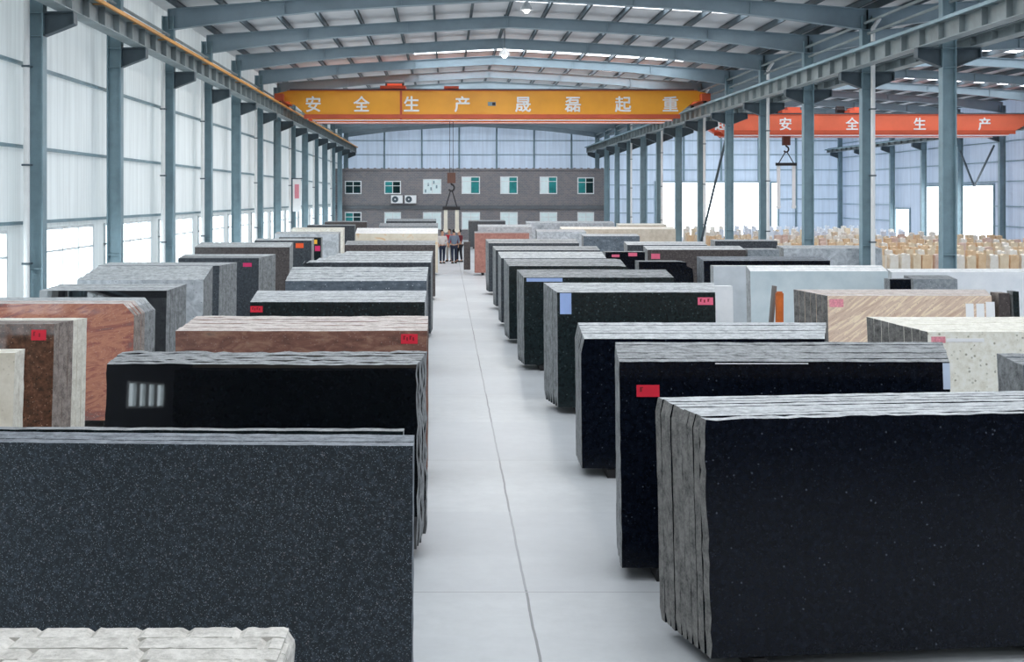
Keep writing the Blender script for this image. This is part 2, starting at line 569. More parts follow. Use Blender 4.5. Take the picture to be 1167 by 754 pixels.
# far wall and far side wall
DOORS = [(18.0, 27.3, 0, 4.64), (27.9, 28.4, 0, 4.6)]
tag(holed_wall('x', YE, XL - 0.1, XRW + 0.1, 0, EAVE + 0.6, DOORS).build('wall_back', M['wall_blue']), 'pale blue cladding end wall with a wide bright doorway', 'wall', kind='structure')
SDOORS = [(74.5, 85.2, 0, 4.1), (88.0, 91.0, 0, 2.5)]
tag(holed_wall('y', XRW, YB, YE, 0, EAVE + 0.1, SDOORS).build('wall_right', M['wall_side']), 'grey blue cladding wall beyond the second bay', 'wall', kind='structure')
for k, (a, b, c, d) in enumerate(DOORS):
    f = MB()
    f.box(a - 0.12, a, YE - 0.1, YE + 0.1, 0, d + 0.12)
    f.box(b, b + 0.12, YE - 0.1, YE + 0.1, 0, d + 0.12)
    f.box(a, b, YE - 0.1, YE + 0.1, d, d + 0.12)
    tag(f.build('door_%d' % (k + 1), M['steel']), ('wide', 'narrow')[k] + ' open doorway in the pale blue end wall', 'doorway', kind='structure')
for k, (a, b, c, d) in enumerate(SDOORS):
    f = MB()
    f.box(XRW - 0.1, XRW + 0.1, a - 0.12, a, 0, d + 0.12)
    f.box(XRW - 0.1, XRW + 0.1, b, b + 0.12, 0, d + 0.12)
    f.box(XRW - 0.1, XRW + 0.1, a, b, d, d + 0.12)
    tag(f.build('door_%d' % (k + 3), M['steel']), ('large', 'small')[k] + ' bright open doorway in the far side wall', 'doorway', kind='structure')
# the end wall behind the camera
tag(holed_wall('x', YB, XL - 0.1, XRW + 0.1, 0, EAVE + 0.9, []).build('wall_front', M['wall_tan']), 'grey end wall behind the viewpoint', 'wall', kind='structure')

mb = MB()
mb.box(XL, XRW, YB + 0.01, YB + 0.06, 0, 1.95)
tag(mb.build('added_dark_panel', M['rubber']), 'dark wainscot added behind the viewpoint for the slabs to reflect', 'panel', kind='structure')  # unseen dark panel added for polished slabs to mirror, standing in for slab stacks
# girts on the walls
n = 0
for z in (2.8, 4.38, 6.1, 7.6):
    mb = MB()
    mb.box(XL + 0.02, XL + 0.1, YB, YE, z, z + 0.07)
    n += 1
    tag(mb.build('trim_%d' % n, M['steel']), 'horizontal steel girt on the white side wall', 'girt', 'girts of the white side wall', 'structure')
for z in (2.0, 3.2, 4.4, 5.7, 7.0, 8.2):
    mb = MB()
    if z > 4.7:
        mb.box(XL, XRW, YE - 0.1, YE - 0.02, z, z + 0.06)
    else:
        mb.box(XL, 17.8, YE - 0.1, YE - 0.02, z, z + 0.06)
        mb.box(28.6, XRW, YE - 0.1, YE - 0.02, z, z + 0.06)
    n += 1
    tag(mb.build('trim_%d' % n, M['steel']), 'horizontal steel girt on the pale blue end wall', 'girt', 'girts of the pale blue end wall', 'structure')
for z in (1.6, 2.8, 4.3, 5.5, 6.7, 7.9):
    mb = MB()
    if z > 4.2:
        mb.box(XRW - 0.1, XRW - 0.02, YB, YE, z, z + 0.06)
    else:
        mb.box(XRW - 0.1, XRW - 0.02, YB, 74.3, z, z + 0.06)
        mb.box(XRW - 0.1, XRW - 0.02, 91.2, YE, z, z + 0.06)
    n += 1
    tag(mb.build('trim_%d' % n, M['steel']), 'horizontal steel girt on the grey blue side wall', 'girt', 'girts of the grey blue side wall', 'structure')
for x in [XL + 0.4 + i * 3.2 for i in range(13)]:
    if 17.8 < x < 28.5:
        z0 = 4.8
    else:
        z0 = 0.0
    mb = MB()
    mb.box(x - 0.07, x + 0.07, YE - 0.26, YE - 0.1, z0, roof_z(x) - 0.25)
    n += 1
    tag(mb.build('trim_%d' % n, M['steel']), 'slim steel upright on the pale blue end wall', 'upright', 'uprights of the pale blue end wall', 'structure')


# ------------------------------------------------------------------ steel frames
def column_mesh(h, d=0.36, wd=0.26):
    mb = MB()
    mb.box(-d / 2, -d / 2 + 0.03, -wd / 2, wd / 2, 0.02, h)
    mb.box(d / 2 - 0.03, d / 2, -wd / 2, wd / 2, 0.02, h)
    mb.box(-d / 2 + 0.03, d / 2 - 0.03, -0.015, 0.015, 0.02, h)
    mb.box(-d / 2 - 0.06, d / 2 + 0.06, -wd / 2 - 0.06, wd / 2 + 0.06, 0, 0.02)
    for z in (1.9, 6.65, 7.13):
        mb.box(-d / 2 + 0.03, d / 2 - 0.03, -wd / 2, wd / 2, z, z + 0.02)
    return mb


def bracket_mb(sgn, d=0.36):
    """corbel that carries the crane girder, reaching to +x or -x"""
    mb = MB()
    a, b = sgn * d / 2, sgn * (d / 2 + 0.62)
    x0, x1 = min(a, b), max(a, b)
    mb.box(x0, x1, -0.13, 0.13, 7.13, 7.16)
    mb.prism_y([(a, 6.68), (b, 6.92), (b, 7.13), (a, 7.13)] if sgn > 0 else [(b, 6.92), (a, 6.68), (a, 7.13), (b, 7.13)], -0.02, 0.02)
    mb.bar((a, 0, 6.67), (b, 0, 6.91), 0.24, 0.025)
    mb.box(b - 0.012, b + 0.012, -0.13, 0.13, 6.91, 7.13)
    return mb


def make_column(x, y, sides, h, mat, label, group):
    c = tag(column_mesh(h).build('steel_column', mat, None, (x, y, 0)), label, 'column', group, 'structure')
    for sg in sides:
        bracket_mb(sg).build('girder_bracket', M['steel_dark'], c)
    return c


protoL = protoM = protoR = None
for k, y in enumerate(COLS):
    if y < 12:
        continue
    if protoL is None:
        protoL = make_column(XW, y, (1,), 8.85, M['steel'], 'teal grey steel column standing against the white side wall', 'columns along the white side wall')
        protoM = make_column(XC, y, (-1, 1), 8.85, M['steel'], 'teal grey steel column in the row between the two bays', 'columns between the two bays')
        protoR = make_column(XR, y, (-1,), 8.85, M['steel'], 'steel column along the grey blue far side wall', 'columns along the far side wall')
    else:
        for pr in (protoL, protoM, protoR):
            c = copy_tree(pr)
            c.location.y = y


def rafter_mb(x0, x1, ap):
    mb = MB()
    n = 24
    pts = []
    for i in range(n + 1):
        x = x0 + (x1 - x0) * i / n
        t = abs(x - ap) / abs(x1 - ap) if x > ap else abs(x - ap) / abs(x0 - ap)
        top = roof_z(x) - 0.24
        dep = 0.36 + 0.24 * max(0, (t - 0.55) / 0.45) ** 1.3
        pts.append((x, top, top - dep))
    for (xa, ta, ba), (xb, tb, bb) in zip(pts[:-1], pts[1:]):
        mb.prism_y([(xa, ba), (xb, bb), (xb, tb), (xa, ta)], -0.012, 0.012)
        mb.prism_y([(xa, ba - 0.02), (xb, bb - 0.02), (xb, bb), (xa, ba)], -0.13, 0.13)
        mb.prism_y([(xa, ta), (xb, tb), (xb, tb + 0.02), (xa, ta + 0.02)], -0.13, 0.13)
    for i in range(0, n + 1, 4):
        x, t, b = pts[i]
        mb.box(x - 0.01, x + 0.01, -0.12, 0.12, b, t)
    return mb


r1 = r2 = None
for k, y in enumerate(COLS):
    if y < 24:
        continue
    if r1 is None:
        r1 = tag(rafter_mb(XW, XC, AP1).build('roof_rafter', M['rafter'], None, (0, y, 0)), 'grey tapered steel rafter spanning the orange crane bay', 'rafter', 'rafters over the orange crane bay', 'structure')
        r2 = tag(rafter_mb(XC, XR, AP2).build('roof_rafter', M['rafter'], None, (0, y, 0)), 'grey tapered steel rafter spanning the red crane bay', 'rafter', 'rafters over the red crane bay', 'structure')
    else:
        for r in (r1, r2):
            c = r.copy()
            COL.objects.link(c)
            c.location.y = y

for bay, (xa, xb) in enumerate(((XW, XC), (XC, XR))):
    n_p = 17
    for i in range(n_p):
        x = xa + 0.3 + (xb - xa - 0.6) * i / (n_p - 1)
        z = roof_z(x)
        mb = MB()
        mb.box(x - 0.035, x + 0.035, 20, YE, z - 0.22, z - 0.205)
        mb.box(x - 0.01, x + 0.01, 20, YE, z - 0.22, z - 0.02)
        mb.box(x - 0.035, x + 0.035, 20, YE, z - 0.03, z - 0.012)
        bn = ('orange', 'red')[bay]
        tag(mb.build('roof_purlin', M['steel_dark']), 'slim steel purlin under the roof of the %s crane bay' % bn, 'purlin', 'purlins over the %s crane bay' % bn, 'structure')

# rooflight sheets across the roof; the second bay has added, hidden ones
def rooflight(bay, xa, xb, ya, yb):
    mb = MB()
    nn = 16
    for i in range(nn):
        a = xa + (xb - xa) * i / nn
        b = xa + (xb - xa) * (i + 1) / nn
        mb.add([(a, ya, roof_z(a) - 0.008), (b, ya, roof_z(b) - 0.008), (b, yb, roof_z(b) - 0.008), (a, yb, roof_z(a) - 0.008)], [(0, 3, 2, 1)])
    bn = ('orange', 'red')[bay]
    tag(mb.build('rooflight', M['skylight']), 'bright translucent rooflight or added light strip over the %s crane bay' % bn, 'rooflight', 'rooflights over the %s crane bay' % bn, 'structure')


for k, y in enumerate(COLS[:-1]):
    rooflight(0, XW + 1.4, XC - 1.4, y + 2.3, y + 3.9)
    rooflight(1, XC + 1.4, XR - 1.4, y + 2.3, y + 3.7)  # added glowing strips, out of view, that brighten the second bay
    if 46 < y < 62:
        rooflight(0, -1.4, 10.6, y + 4.6, y + 5.6)
    if 40 < y < 70 and k % 2 == 0:
        rooflight(1, XC + 6.0, XR - 1.4, y + 4.8, y + 5.5)


# ------------------------------------------------------------------ crane runways
def runway(x, ztop, label, inner, y0=14.0, h=0.47):
    g = tag(empty('crane_runway', (x, 0, 0)), label, 'crane runway')
    mb = MB()
    z0 = ztop - h
    mb.box(-0.17, 0.17, y0, YE - 0.6, z0, z0 + 0.02)
    mb.box(-0.2, 0.2, y0, YE - 0.6, ztop - 0.02, ztop)
    mb.box(-0.012, 0.012, y0, YE - 0.6, z0 + 0.02, ztop - 0.02)
    y = y0
    while y < YE - 0.6:
        mb.box(-0.15, 0.15, y, y + 0.02, z0 + 0.02, ztop - 0.02)
        y += 1.19
    mb.build('girder', M['girder'], g)
    r = MB()
    r.box(-0.05, 0.05, y0, YE - 0.6, ztop, ztop + 0.1)
    r.build('rail', M['steel_dark'], g)
    c = MB()
    xx = inner * 0.26
    c.box(xx - 0.03, xx + 0.03, y0, YE - 0.6, ztop - 0.05, ztop + 0.03)
    for q in range(30):
        yy = y0 + 0.6 + q * 3.0
        if yy < YE - 1:
            c.box(min(xx, 0), max(xx, 0), yy, yy + 0.04, ztop - 0.045, ztop - 0.02)
    c.build('conductor_bar', M['conductor'] if x < 0 else M['steel'], g)
    return g


runway(-7.75, 7.63, 'pale crane girder with orange conductor bar along the white side wall', 1)
runway(12.1, 7.63, 'pale crane girder on the orange crane side of the middle columns', -1)
runway(13.4, 7.43, 'crane girder on the red crane side of the middle columns', 1, h=0.27)
runway(32.55, 7.43, 'crane girder along the grey blue far side wall', -1, h=0.27)

# tie tubes along the eaves
for x, z, who in ((XW + 0.05, 8.25, 'white side wall columns'), (XC, 8.3, 'middle columns'), (XC - 0.1, 8.62, 'tops of the middle columns')):
    for k, (ya, yb) in enumerate(zip(COLS[4:-1], COLS[5:])):
        mb = MB()
        mb.tube((x, ya + 0.16, z), (x, yb - 0.16, z), 0.045, 8)
        tag(mb.build('tie_rod', M['girder']), 'slim grey tie tube running between the ' + who, 'tie tube', 'tie tubes between the ' + who, 'structure')

# downpipes
for k in (5, 6, 8, 9, 11, 13, 15, 17):
    y = COLS[k]
    mb = MB()
    px, py = XW + 0.0, y - 0.275
    mb.tube((px - 0.1, py, 0.0), (px - 0.1, py, 8.3), 0.065, 12)
    o = mb.build('downpipe', M['pipe'])
    tag(o, 'white downpipe fixed to a column of the white side wall', 'downpipe', 'white downpipes along the side wall')
    for z in (2, 4, 6, 8):
        cl = MB()
        cl.box(px - 0.18, px - 0.02, py - 0.07, y - 0.135, z, z + 0.04)
        cl.build('pipe_clip', M['steel_dark'], o)
for k in (6, 8, 10, 12, 14, 16):
    y = COLS[k]
    mb = MB()
    px, py = XC + 0.10, y - 0.275
    mb.tube((px, py, 0.0), (px, py, 8.45), 0.065, 12)
    mb.tube((px, py, 8.45), (px + 0.2, py, 8.75), 0.065, 12)
    o = mb.build('downpipe', M['pipe'])
    tag(o, 'white downpipe running down a column between the two bays', 'downpipe', 'white downpipes on the middle columns')
    for z in (2, 4, 6, 8):
        cl = MB()
        cl.box(px - 0.08, px + 0.08, py - 0.07, y - 0.135, z, z + 0.04)
        cl.build('pipe_clip', M['steel_dark'], o)

# braces
def brace(p, q, label, wd=0.09):
    mb = MB()
    mb.bar(p, q, wd, wd)
    tag(mb.build('brace', M['steel_dark']), label, 'brace', kind='structure')


brace((XR - 0.15, 78.0, 6.35), (XR - 0.15, 76.0, 4.08), 'slanting brace above the bright side doorway, farther leg of the V')
brace((XR - 0.15, 73.2, 6.5), (XR - 0.15, 75.9, 4.08), 'slanting brace above the bright side doorway, nearer leg of the V')
brace((XC, COLS[12], 1.2), (XC, COLS[11], 6.6), 'long diagonal brace between two middle columns beside the brick office')


# ------------------------------------------------------------------ overhead cranes
def text_mesh(ch, size, depth=0.01):
    cu = bpy.data.curves.new('painted_character', 'FONT')
    cu.body = ch
    cu.size = size
    cu.align_x = 'CENTER'
    cu.extrude = depth
    tmp = bpy.data.objects.new('tmp', cu)
    COL.objects.link(tmp)
    bpy.context.view_layer.update()
    dg = bpy.context.evaluated_depsgraph_get()
    me = bpy.data.meshes.new_from_object(tmp.evaluated_get(dg))
    bpy.data.objects.remove(tmp)
    return me


def put_text(parent, ch, x, y, z, size, mat, name='painted_character', depth=0.008):
    me = text_mesh(ch, size, depth)
    bm = bmesh.new()
    for q, (dx, dz) in enumerate(((-1, 0), (1, 0), (0, -1), (0, 1), (0, 0))):     # a bold brush stroke
        b2 = me.copy()
        b2.transform(Matrix.Translation((dx * 0.022 * size, dz * 0.018 * size, q * 0.004)))
        bm.from_mesh(b2)
        bpy.data.meshes.remove(b2)
    bm.to_mesh(me)
    bm.free()
    me.materials.clear()
    me.materials.append(mat)
    o = link(name, me, parent, (x, y, z))
    o.rotation_euler = (PI / 2, 0, 0)
    return o


def bridge(name, Y, xa, xb, z0, z1, taper, zend, main, flange, label, chars, wd=0.55, zr=7.73):
    c = tag(empty(name, (0, Y, 0)), label, 'crane')
    poly = [(xa, zend), (xa + 0.62, zend), (xa + taper, z0), (xb - taper, z0), (xb - 0.62, zend), (xb, zend), (xb, z1 - 0.12), (xb - 0.5, z1), (xa + 0.5, z1), (xa, z1 - 0.12)]
    for dy in (0.0, 1.9):
        mb = MB()
        mb.prism_y(poly, dy, dy + wd)
        mb.build('bridge_beam', main, c)
        fl = MB()
        fl.box(xa + taper, xb - taper, dy - 0.06, dy + wd + 0.06, z0 - 0.03, z0 + 0.0)
        fl.box(xa + taper - 0.4, xb - taper + 0.4, dy - 0.05, dy - 0.005, z0 + 0.06, z0 + 0.26)
        fl.box(xa + 0.5, xb - 0.5, dy - 0.05, dy + wd + 0.05, z1, z1 + 0.03)
        fl.build('beam_flange', flange, c)
        ln = MB()
        ln.box(xa + taper, xb - taper, dy - 0.075, dy - 0.06, z0 - 0.035, z0 + 0.005)
        ln.build('beam_edge_stripe', M['white'], c)
        rl = MB()
        rl.box(xa + 0.6, xb - 0.6, dy + wd / 2 - 0.04, dy + wd / 2 + 0.04, z1 + 0.03, z1 + 0.12)
        rl.build('trolley_rail', M['steel_dark'], c)
    for x in (xa + 0.18, xb - 0.18):
        mb = MB()
        mb.box(x - 0.2, x + 0.2, -0.5, 3.0, zr + 0.13, zr + 0.47)
        e = mb.build('end_carriage', flange, c)
        for yy in (-0.2, 2.7):
            wl = MB()
            wl.tube((x - 0.06, yy, zr + 0.175), (x + 0.06, yy, zr + 0.175), 0.165, 16)
            wl.build('wheel', M['crane_dark'], e)
    for ch, x, size in chars:
        put_text(c, ch, x, -0.012, (z0 + z1) / 2 - size * 0.30, size, M['white'])
    return c


YC = 57.0
px2x = lambda px, Y: (px - CX) * Y / F
py2z = lambda py, Y: HC - (py - CY) * Y / F
chars = [(ch, px2x(px, YC), 0.78) for ch, px in zip('安全生产晟磊起重', (357, 412, 469, 527, 596, 653, 710, 764))]
crane = bridge('bridge_crane', YC, -7.95, 12.3, 7.0, 8.36, 1.7, 7.9, M['crane_orange'], M['crane_rust'],
               'orange overhead bridge crane with white painted characters across the main bay', chars)
mb = MB()      # number plate, welded joint, ladder cage, trolley
mb.box(px2x(556, YC), px2x(565, YC), -0.03, -0.005, 7.66, 7.84)
pl = mb.build('number_plate', M['steel'], crane)
mb = MB()
mb.box(px2x(561, YC), px2x(564.5, YC), -0.045, -0.03, 7.68, 7.82)
mb.build('plate_mark', M['crane_dark'], pl)
mb = MB()
xx = px2x(457, YC)
mb.box(xx - 0.05, xx + 0.05, -0.04, 0.0, 7.0, 8.36)
mb.build('beam_joint', M['crane_rust'], crane)
mb = MB()
xx = px2x(450, YC)
mb.box(xx - 0.7, xx + 0.5, 0.1, 2.4, 8.48, 8.62)
mb.box(xx - 0.4, xx + 0.3, 0.8, 1.8, 8.62, 8.78)
tr = mb.build('trolley', M['crane_rust'], crane)
mb = MB()
mb.tube((xx - 0.5, 1.2, 8.8), (xx + 0.4, 1.2, 8.8), 0.18, 14)
mb.build('hoist_drum', M['crane_dark'], tr)

mb = MB()
xx = px2x(514.5, YC)
mb.box(xx - 0.35, xx + 0.35, 0.1, 2.4, 8.48, 8.6)
tr = mb.build('trolley', M['crane_rust'], crane)
YC2 = 66.0
chars2 = [(ch, px2x(px, YC2), 0.72) for ch, px in zip('起安全生产', (822, 895, 971, 1048, 1122))]
crane2 = bridge('bridge_crane', YC2, 13.2, 32.75, 6.75, 7.85, 2.2, 7.66, M['crane_red'], M['crane_rust'],
                'red orange overhead bridge crane with white characters across the second bay', chars2, zr=7.53)
for px in (903, 980):
    xx = px2x(px, YC2)
    mb = MB()
    mb.box(xx - 0.5, xx + 0.7, 0.2, 2.2, 7.97, 8.13)
    mb.box(xx - 0.1, xx + 0.6, 0.6, 1.8, 8.13, 8.31)
    tr = mb.build('trolley', M['crane_red'], crane2)
    mb = MB()
    mb.tube((xx - 0.9, 1.2, 8.2), (xx - 0.5, 1.2, 8.2), 0.22, 14)
    mb.build('hoist_motor', M['crane_dark'], tr)


def hook_rig(x, Y, ztop, zhook, zbar, zend, half, label, sling, bar=True):
    h = tag(empty('hoist_hook', (x, Y, zhook)), label, 'hoist hook')
    mb = MB()
    mb.tube((-0.08, 0, 0.35), (-0.08, 0, ztop - zhook), 0.015, 6)
    mb.tube((0.08, 0, 0.35), (0.08, 0, ztop - zhook), 0.015, 6)
    mb.build('rope', M['crane_dark'], h)
    mb = MB()
    mb.box(-0.2, 0.2, -0.14, 0.14, -0.1, 0.4)
    b = mb.build('pulley_block', M['block'], h)
    mb = MB()
    pts = [Vector((0.14 * math.sin(a), 0, -0.32 + 0.16 * math.cos(a))) for a in [i * PI / 6 for i in range(0, 9)]]
    mb.tube((0, 0, -0.1), (0, 0, -0.18), 0.04, 8)
    for p, q in zip(pts[:-1], pts[1:]):
        mb.tube(p, q, 0.045, 8)
    mb.build('hook', M['crane_dark'], b)
    mb = MB()
    for s in (-1, 1):
        mb.tube((0.04 * s, 0, -0.46), (half * s, 0, zbar - zhook + 0.05), 0.03, 6)
    mb.build('chain', M['crane_dark'], h)
    mb = MB()
    mb.box(-half - 0.15, half + 0.15, -0.08, 0.08, zbar - zhook - 0.08, zbar - zhook + 0.08)
    mb.build('spreader_bar', M['crane_dark'], h)
    for s in (-1, 1):
        mb = MB()
        xx = half * s
        mb.box(xx - 0.09, xx + 0.09, -0.03, 0.03, zend - zhook, zbar - zhook - 0.08)
        mb.tube((xx, -0.05, zend - zhook), (xx, 0.05, zend - zhook), 0.12, 12)
        mb.build('lifting_sling', sling, h)
    return h


hook_rig(px2x(514.5, YC), YC + 1.2, 8.478, 4.15, 2.85, 1.8, 0.27, 'hook block with two cream slings hanging over the aisle near the people', M['sling'])
hook_rig(px2x(903, YC2), YC2 + 1.2, 7.968, 6.35, 5.2, 2.85, 0.42, 'hook block with spreader bar and two white slings under the red crane', M['white'])

# lamps under the ridge
for px, py, Y, lab in ((600, 8, 37.6, 'round white lamp hanging at the ridge, nearest the viewer'), (575, 60, 43.4, 'round white lamp hanging at the ridge on a longer rod')):
    x, z = px2x(px, Y), py2z(py, Y)
    l = tag(empty('high_bay_lamp', (x, Y, z)), lab, 'lamp')
    mb = MB()
    mb.tube((0, 0, 0.1), (0, 0, roof_z(x) - z - 0.05), 0.02, 8)
    mb.build('lamp_rod', M['steel_dark'], l)
    mb = MB()
    for r0, z0, r1_, z1 in ((0.06, 0.16, 0.1, 0.1), (0.1, 0.1, 0.17, 0.0), (0.17, 0.0, 0.2, -0.1)):
        mb.tube((0, 0, z0), (0, 0, z1), r0, 16, 0, r1_)
    mb.build('lamp_shade', M['white'], l)
    mb = MB()
    mb.tube((0, 0, -0.1), (0, 0, -0.19), 0.12, 14, 0, 0.05)
    mb.build('bulb', M['lamp'], l)
    ld = bpy.data.lights.new('lamp_light', 'SPOT')
    ld.energy, ld.spot_size, ld.spot_blend, ld.shadow_soft_size = 700.0, PI, 0.0, 0.12
    ld.color = (1.0, 0.97, 0.92)
    link('lamp_light', ld, l, (0, 0, -0.22))


# ------------------------------------------------------------------ brick office at the far end
YO = 97.0
bo = tag(empty('brick_office', (2.0, YO, 0)), 'two storey grey brick office block at the far end of the aisle', 'building')
ox0, ox1 = px2x(379, YO) - 2.0, px2x(694, YO) - 2.0
zt = py2z(194, YO)
mb = MB()
mb.box(ox0, ox1, 0, 5.2, 0, zt)
mb.build('brick_wall', M['brick'], bo)
mb = MB()
mb.box(ox0 - 0.06, ox1 + 0.06, -0.08, 5.26, zt, zt + 0.14)
xx = ox0
while xx < ox1 - 0.2:
    mb.box(xx, xx + 0.18, -0.06, 0.1, zt + 0.14, zt + 0.2)
    xx += 0.55
mb.build('parapet', M['brick'], bo)
mb = MB()
mb.box(ox0, ox1, -0.12, 0.0, py2z(238, YO), py2z(234, YO))
mb.build('ledge', M['wall_dull'], bo)
wins = [(393, 412, 206, 221, 'dd', 0), (438, 457, 206, 221, 'td', 0), (482, 503, 204, 221, 'paper', 0), (526, 547, 201, 221, 'wt', 1),
        (570, 590, 201, 221, 'wt', 2), (615, 635, 201, 221, 'wt', 3), (658, 677, 202, 221, 'td', 4)]
for (a, b, t, bt, style, _k) in wins:
    for up in (1, 0):
        if up:
            z0, z1 = py2z(bt, YO), py2z(t, YO)
        else:
            z1 = py2z(241.5, YO)
            z0 = z1 - 1.4
        x0, x1 = px2x(a, YO) - 2.0, px2x(b, YO) - 2.0
        f = MB()
        f.box(x0, x1, -0.06, 0.0, z1 - 0.08, z1)
        f.box(x0, x1, -0.06, 0.0, z0, z0 + 0.08)
        f.box(x0, x0 + 0.08, -0.06, 0.0, z0 + 0.08, z1 - 0.08)
        f.box(x1 - 0.08, x1, -0.06, 0.0, z0 + 0.08, z1 - 0.08)
        xm = (x0 + x1) / 2
        f.box(xm - 0.03, xm + 0.03, -0.06, 0.0, z0 + 0.08, z1 - 0.08)
        f.box(x0 + 0.08, x1 - 0.08, -0.05, 0.0, z1 - 0.42, z1 - 0.37)
        wf = f.build('window', M['frame_white'], bo)
        mats = {'d': M['glass_dark'], 't': M['glass_teal'], 'w': M['pale_pane']}
        ss = 'ww' if style == 'paper' else style
        if not up:
            ss = 'td' if style == 'dd' else 'ww'
        for s, (xa, xb) in zip(ss, ((x0 + 0.08, xm - 0.03), (xm + 0.03, x1 - 0.08))):
            p = MB()
            p.box(xa, xb, -0.025, -0.005, z0 + 0.08, z1 - 0.08)
            p.build('pane', mats[s], wf)
        if style == 'paper' and up:
            for q in range(5):
                p = MB()
                ux, uz = x0 + 0.15 + 0.22 * q, z0 + 0.12 + 0.17 * (q * 3 % 5)
                p.box(ux, ux + 0.12, -0.04, -0.026, uz, uz + 0.25)
                p.build('grey_sheet', M['steel'], wf)
# air conditioners on the brick wall
for k, (a, b, who) in enumerate(((446, 459, 'white air conditioner on the brick wall, nearer the open teal window'), (461.5, 474.5, 'white air conditioner on the brick wall, beside its twin and nearer the papered window'))):
    x0, x1 = px2x(a, YO), px2x(b, YO)
    z0, z1 = py2z(231.5, YO), py2z(222.5, YO)
    ac = tag(empty('air_conditioner', ((x0 + x1) / 2, YO - 0.13, z0)), who, 'air conditioner')
    wd, hh = (x1 - x0) / 2, z1 - z0
    mb = MB()
    mb.box(-wd, wd, -0.33, 0.08, 0.0, hh)
    mb.build('casing', M['white'], ac)
    mb = MB()
    mb.tube((-wd * 0.3, -0.35, hh / 2), (-wd * 0.3, -0.331, hh / 2), hh * 0.4, 20)
    g = mb.build('fan_grille', M['steel_dark'], ac)
    mb = MB()
    mb.tube((-wd * 0.3, -0.37, hh / 2), (-wd * 0.3, -0.351, hh / 2), hh * 0.1, 12)
    mb.build('fan_hub', M['white'], g)
    mb = MB()
    for s in (-1, 1):
        mb.box(s * wd * 0.7 - 0.02, s * wd * 0.7 + 0.02, -0.33, 0.12, -0.05, 0.0)
    mb.build('wall_bracket', M['steel_dark'], ac)


# ------------------------------------------------------------------ slabs
LEAN = math.radians(4.8)
Z0 = 0.112


def slab_mesh(w_, h, t, jit, seed, clip=(0, 0), step=0.11, chips=0, splay=(0, 0, 0)):
    if chips:
        step = 0.022
    """upright slab: x 0..w, z 0..h, y 0 (polished face) .. t; sawn, slightly ragged edges"""
    rnd = random.Random(seed)
    pts = []
    nx, nz = max(3, int(w_ / step)), max(3, int(h / step))
    cl, cr = clip
    drift = [rnd.uniform(-1, 1) for _ in range(4)]

    def dj(u):
        return jit * (0.8 * math.sin(u * 2.1 + drift[0] * 3) * 0.6 + rnd.uniform(-0.6, 0.6))
    for i in range(nx):                       # bottom, left to right
        pts.append([w_ * i / nx, 0.0])
    for i in range(nz):                       # right side going up
        z = h * i / nz
        x = w_ + dj(z + 3)
        if cr and z > h - cr:
            x -= (z - (h - cr)) * 0.8
        pts.append([x, z])
    for i in range(nx):                       # top, right to left
        x = w_ - w_ * i / nx
        z = h + dj(x) * 0.7
        if cr and x > w_ - cr:
            z -= (x - (w_ - cr)) * 0.55
        if cl and x < cl:
            z -= (cl - x) * 0.55
        pts.append([min(x, w_ + 0.0) if i else w_ - (cr * 0.8 if cr else 0), z])
    for i in range(nz):                       # left side going down
        z = h - h * i / nz
        x = dj(z + 7)
        if cl and z > h - cl:
            x += (z - (h - cl)) * 0.8
        pts.append([x, z])
    if chips:                                 # small drill notches at even spacing along the top
        u = rnd.uniform(0.05, 0.15)
        while u < w_:
            near = min((p for p in pts if p[1] > h * 0.9), key=lambda p: abs(p[0] - u))
            near[1] -= rnd.uniform(0.011, 0.016)
            u += rnd.uniform(0.15, 0.2) * (1 if chips > 1 else 2.6)
    mb = MB()
    n_ = len(pts)
    front = [(x, 0.0, z) for x, z in pts]
    back = []
    for i, (x, z) in enumerate(pts):
        jx, jz = rnd.uniform(-1, 1) * jit * 0.4, rnd.uniform(-1, 1) * jit * 0.4
        if z > 0.01:
            if x < w_ * 0.12 and z < h * 0.985:
                jx -= splay[0]
            elif x > w_ * 0.88 and z < h * 0.985:
                jx += splay[1]
            else:
                jz += splay[2]
                jx += splay[1] * x / w_ - splay[0] * (1 - x / w_)
        back.append((x + jx, t, max(0.0, z + jz) if z > 0.01 else 0.0))
    mb.v = front + back
    mb.f = [list(range(n_)), list(range(2 * n_ - 1, n_ - 1, -1))]
    mb.m = [0, 0]
    for i in range(n_):
        j = (i + 1) % n_
        mb.f.append([i, n_ + i, n_ + j, j])
        mb.m.append(2 if (nx <= i < nx + nz or i >= 2 * nx + nz) else 1)
    return mb


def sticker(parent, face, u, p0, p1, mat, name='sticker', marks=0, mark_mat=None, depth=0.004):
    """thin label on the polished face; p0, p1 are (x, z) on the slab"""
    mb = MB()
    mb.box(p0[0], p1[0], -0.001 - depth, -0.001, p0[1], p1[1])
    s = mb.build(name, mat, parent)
    w_, h = p1[0] - p0[0], p1[1] - p0[1]
    rnd = random.Random(int(p0[0] * 1000) + marks)
    for q in range(marks):
        mm = MB()
        a = p0[0] + w_ * (0.14 + 0.74 * q / max(1, marks))
        zz = p0[1] + h * (0.32 if q % 2 else 0.42)
        mm.box(a, a + w_ * 0.09, -0.003 - depth, -0.001 - depth, zz, zz + h * 0.36)
        if q % 2 == 0:
            mm.box(a, a + w_ * 0.14, -0.003 - depth, -0.001 - depth, zz + h * 0.3, zz + h * 0.4)
        mm.build('sticker_mark', mark_mat or M['darkred'], s)
    return s


N_SLABS = 0
ENDS = {'light': 'grey', 'white': 'light', 'warm': 'brownedge'}
RACK = []


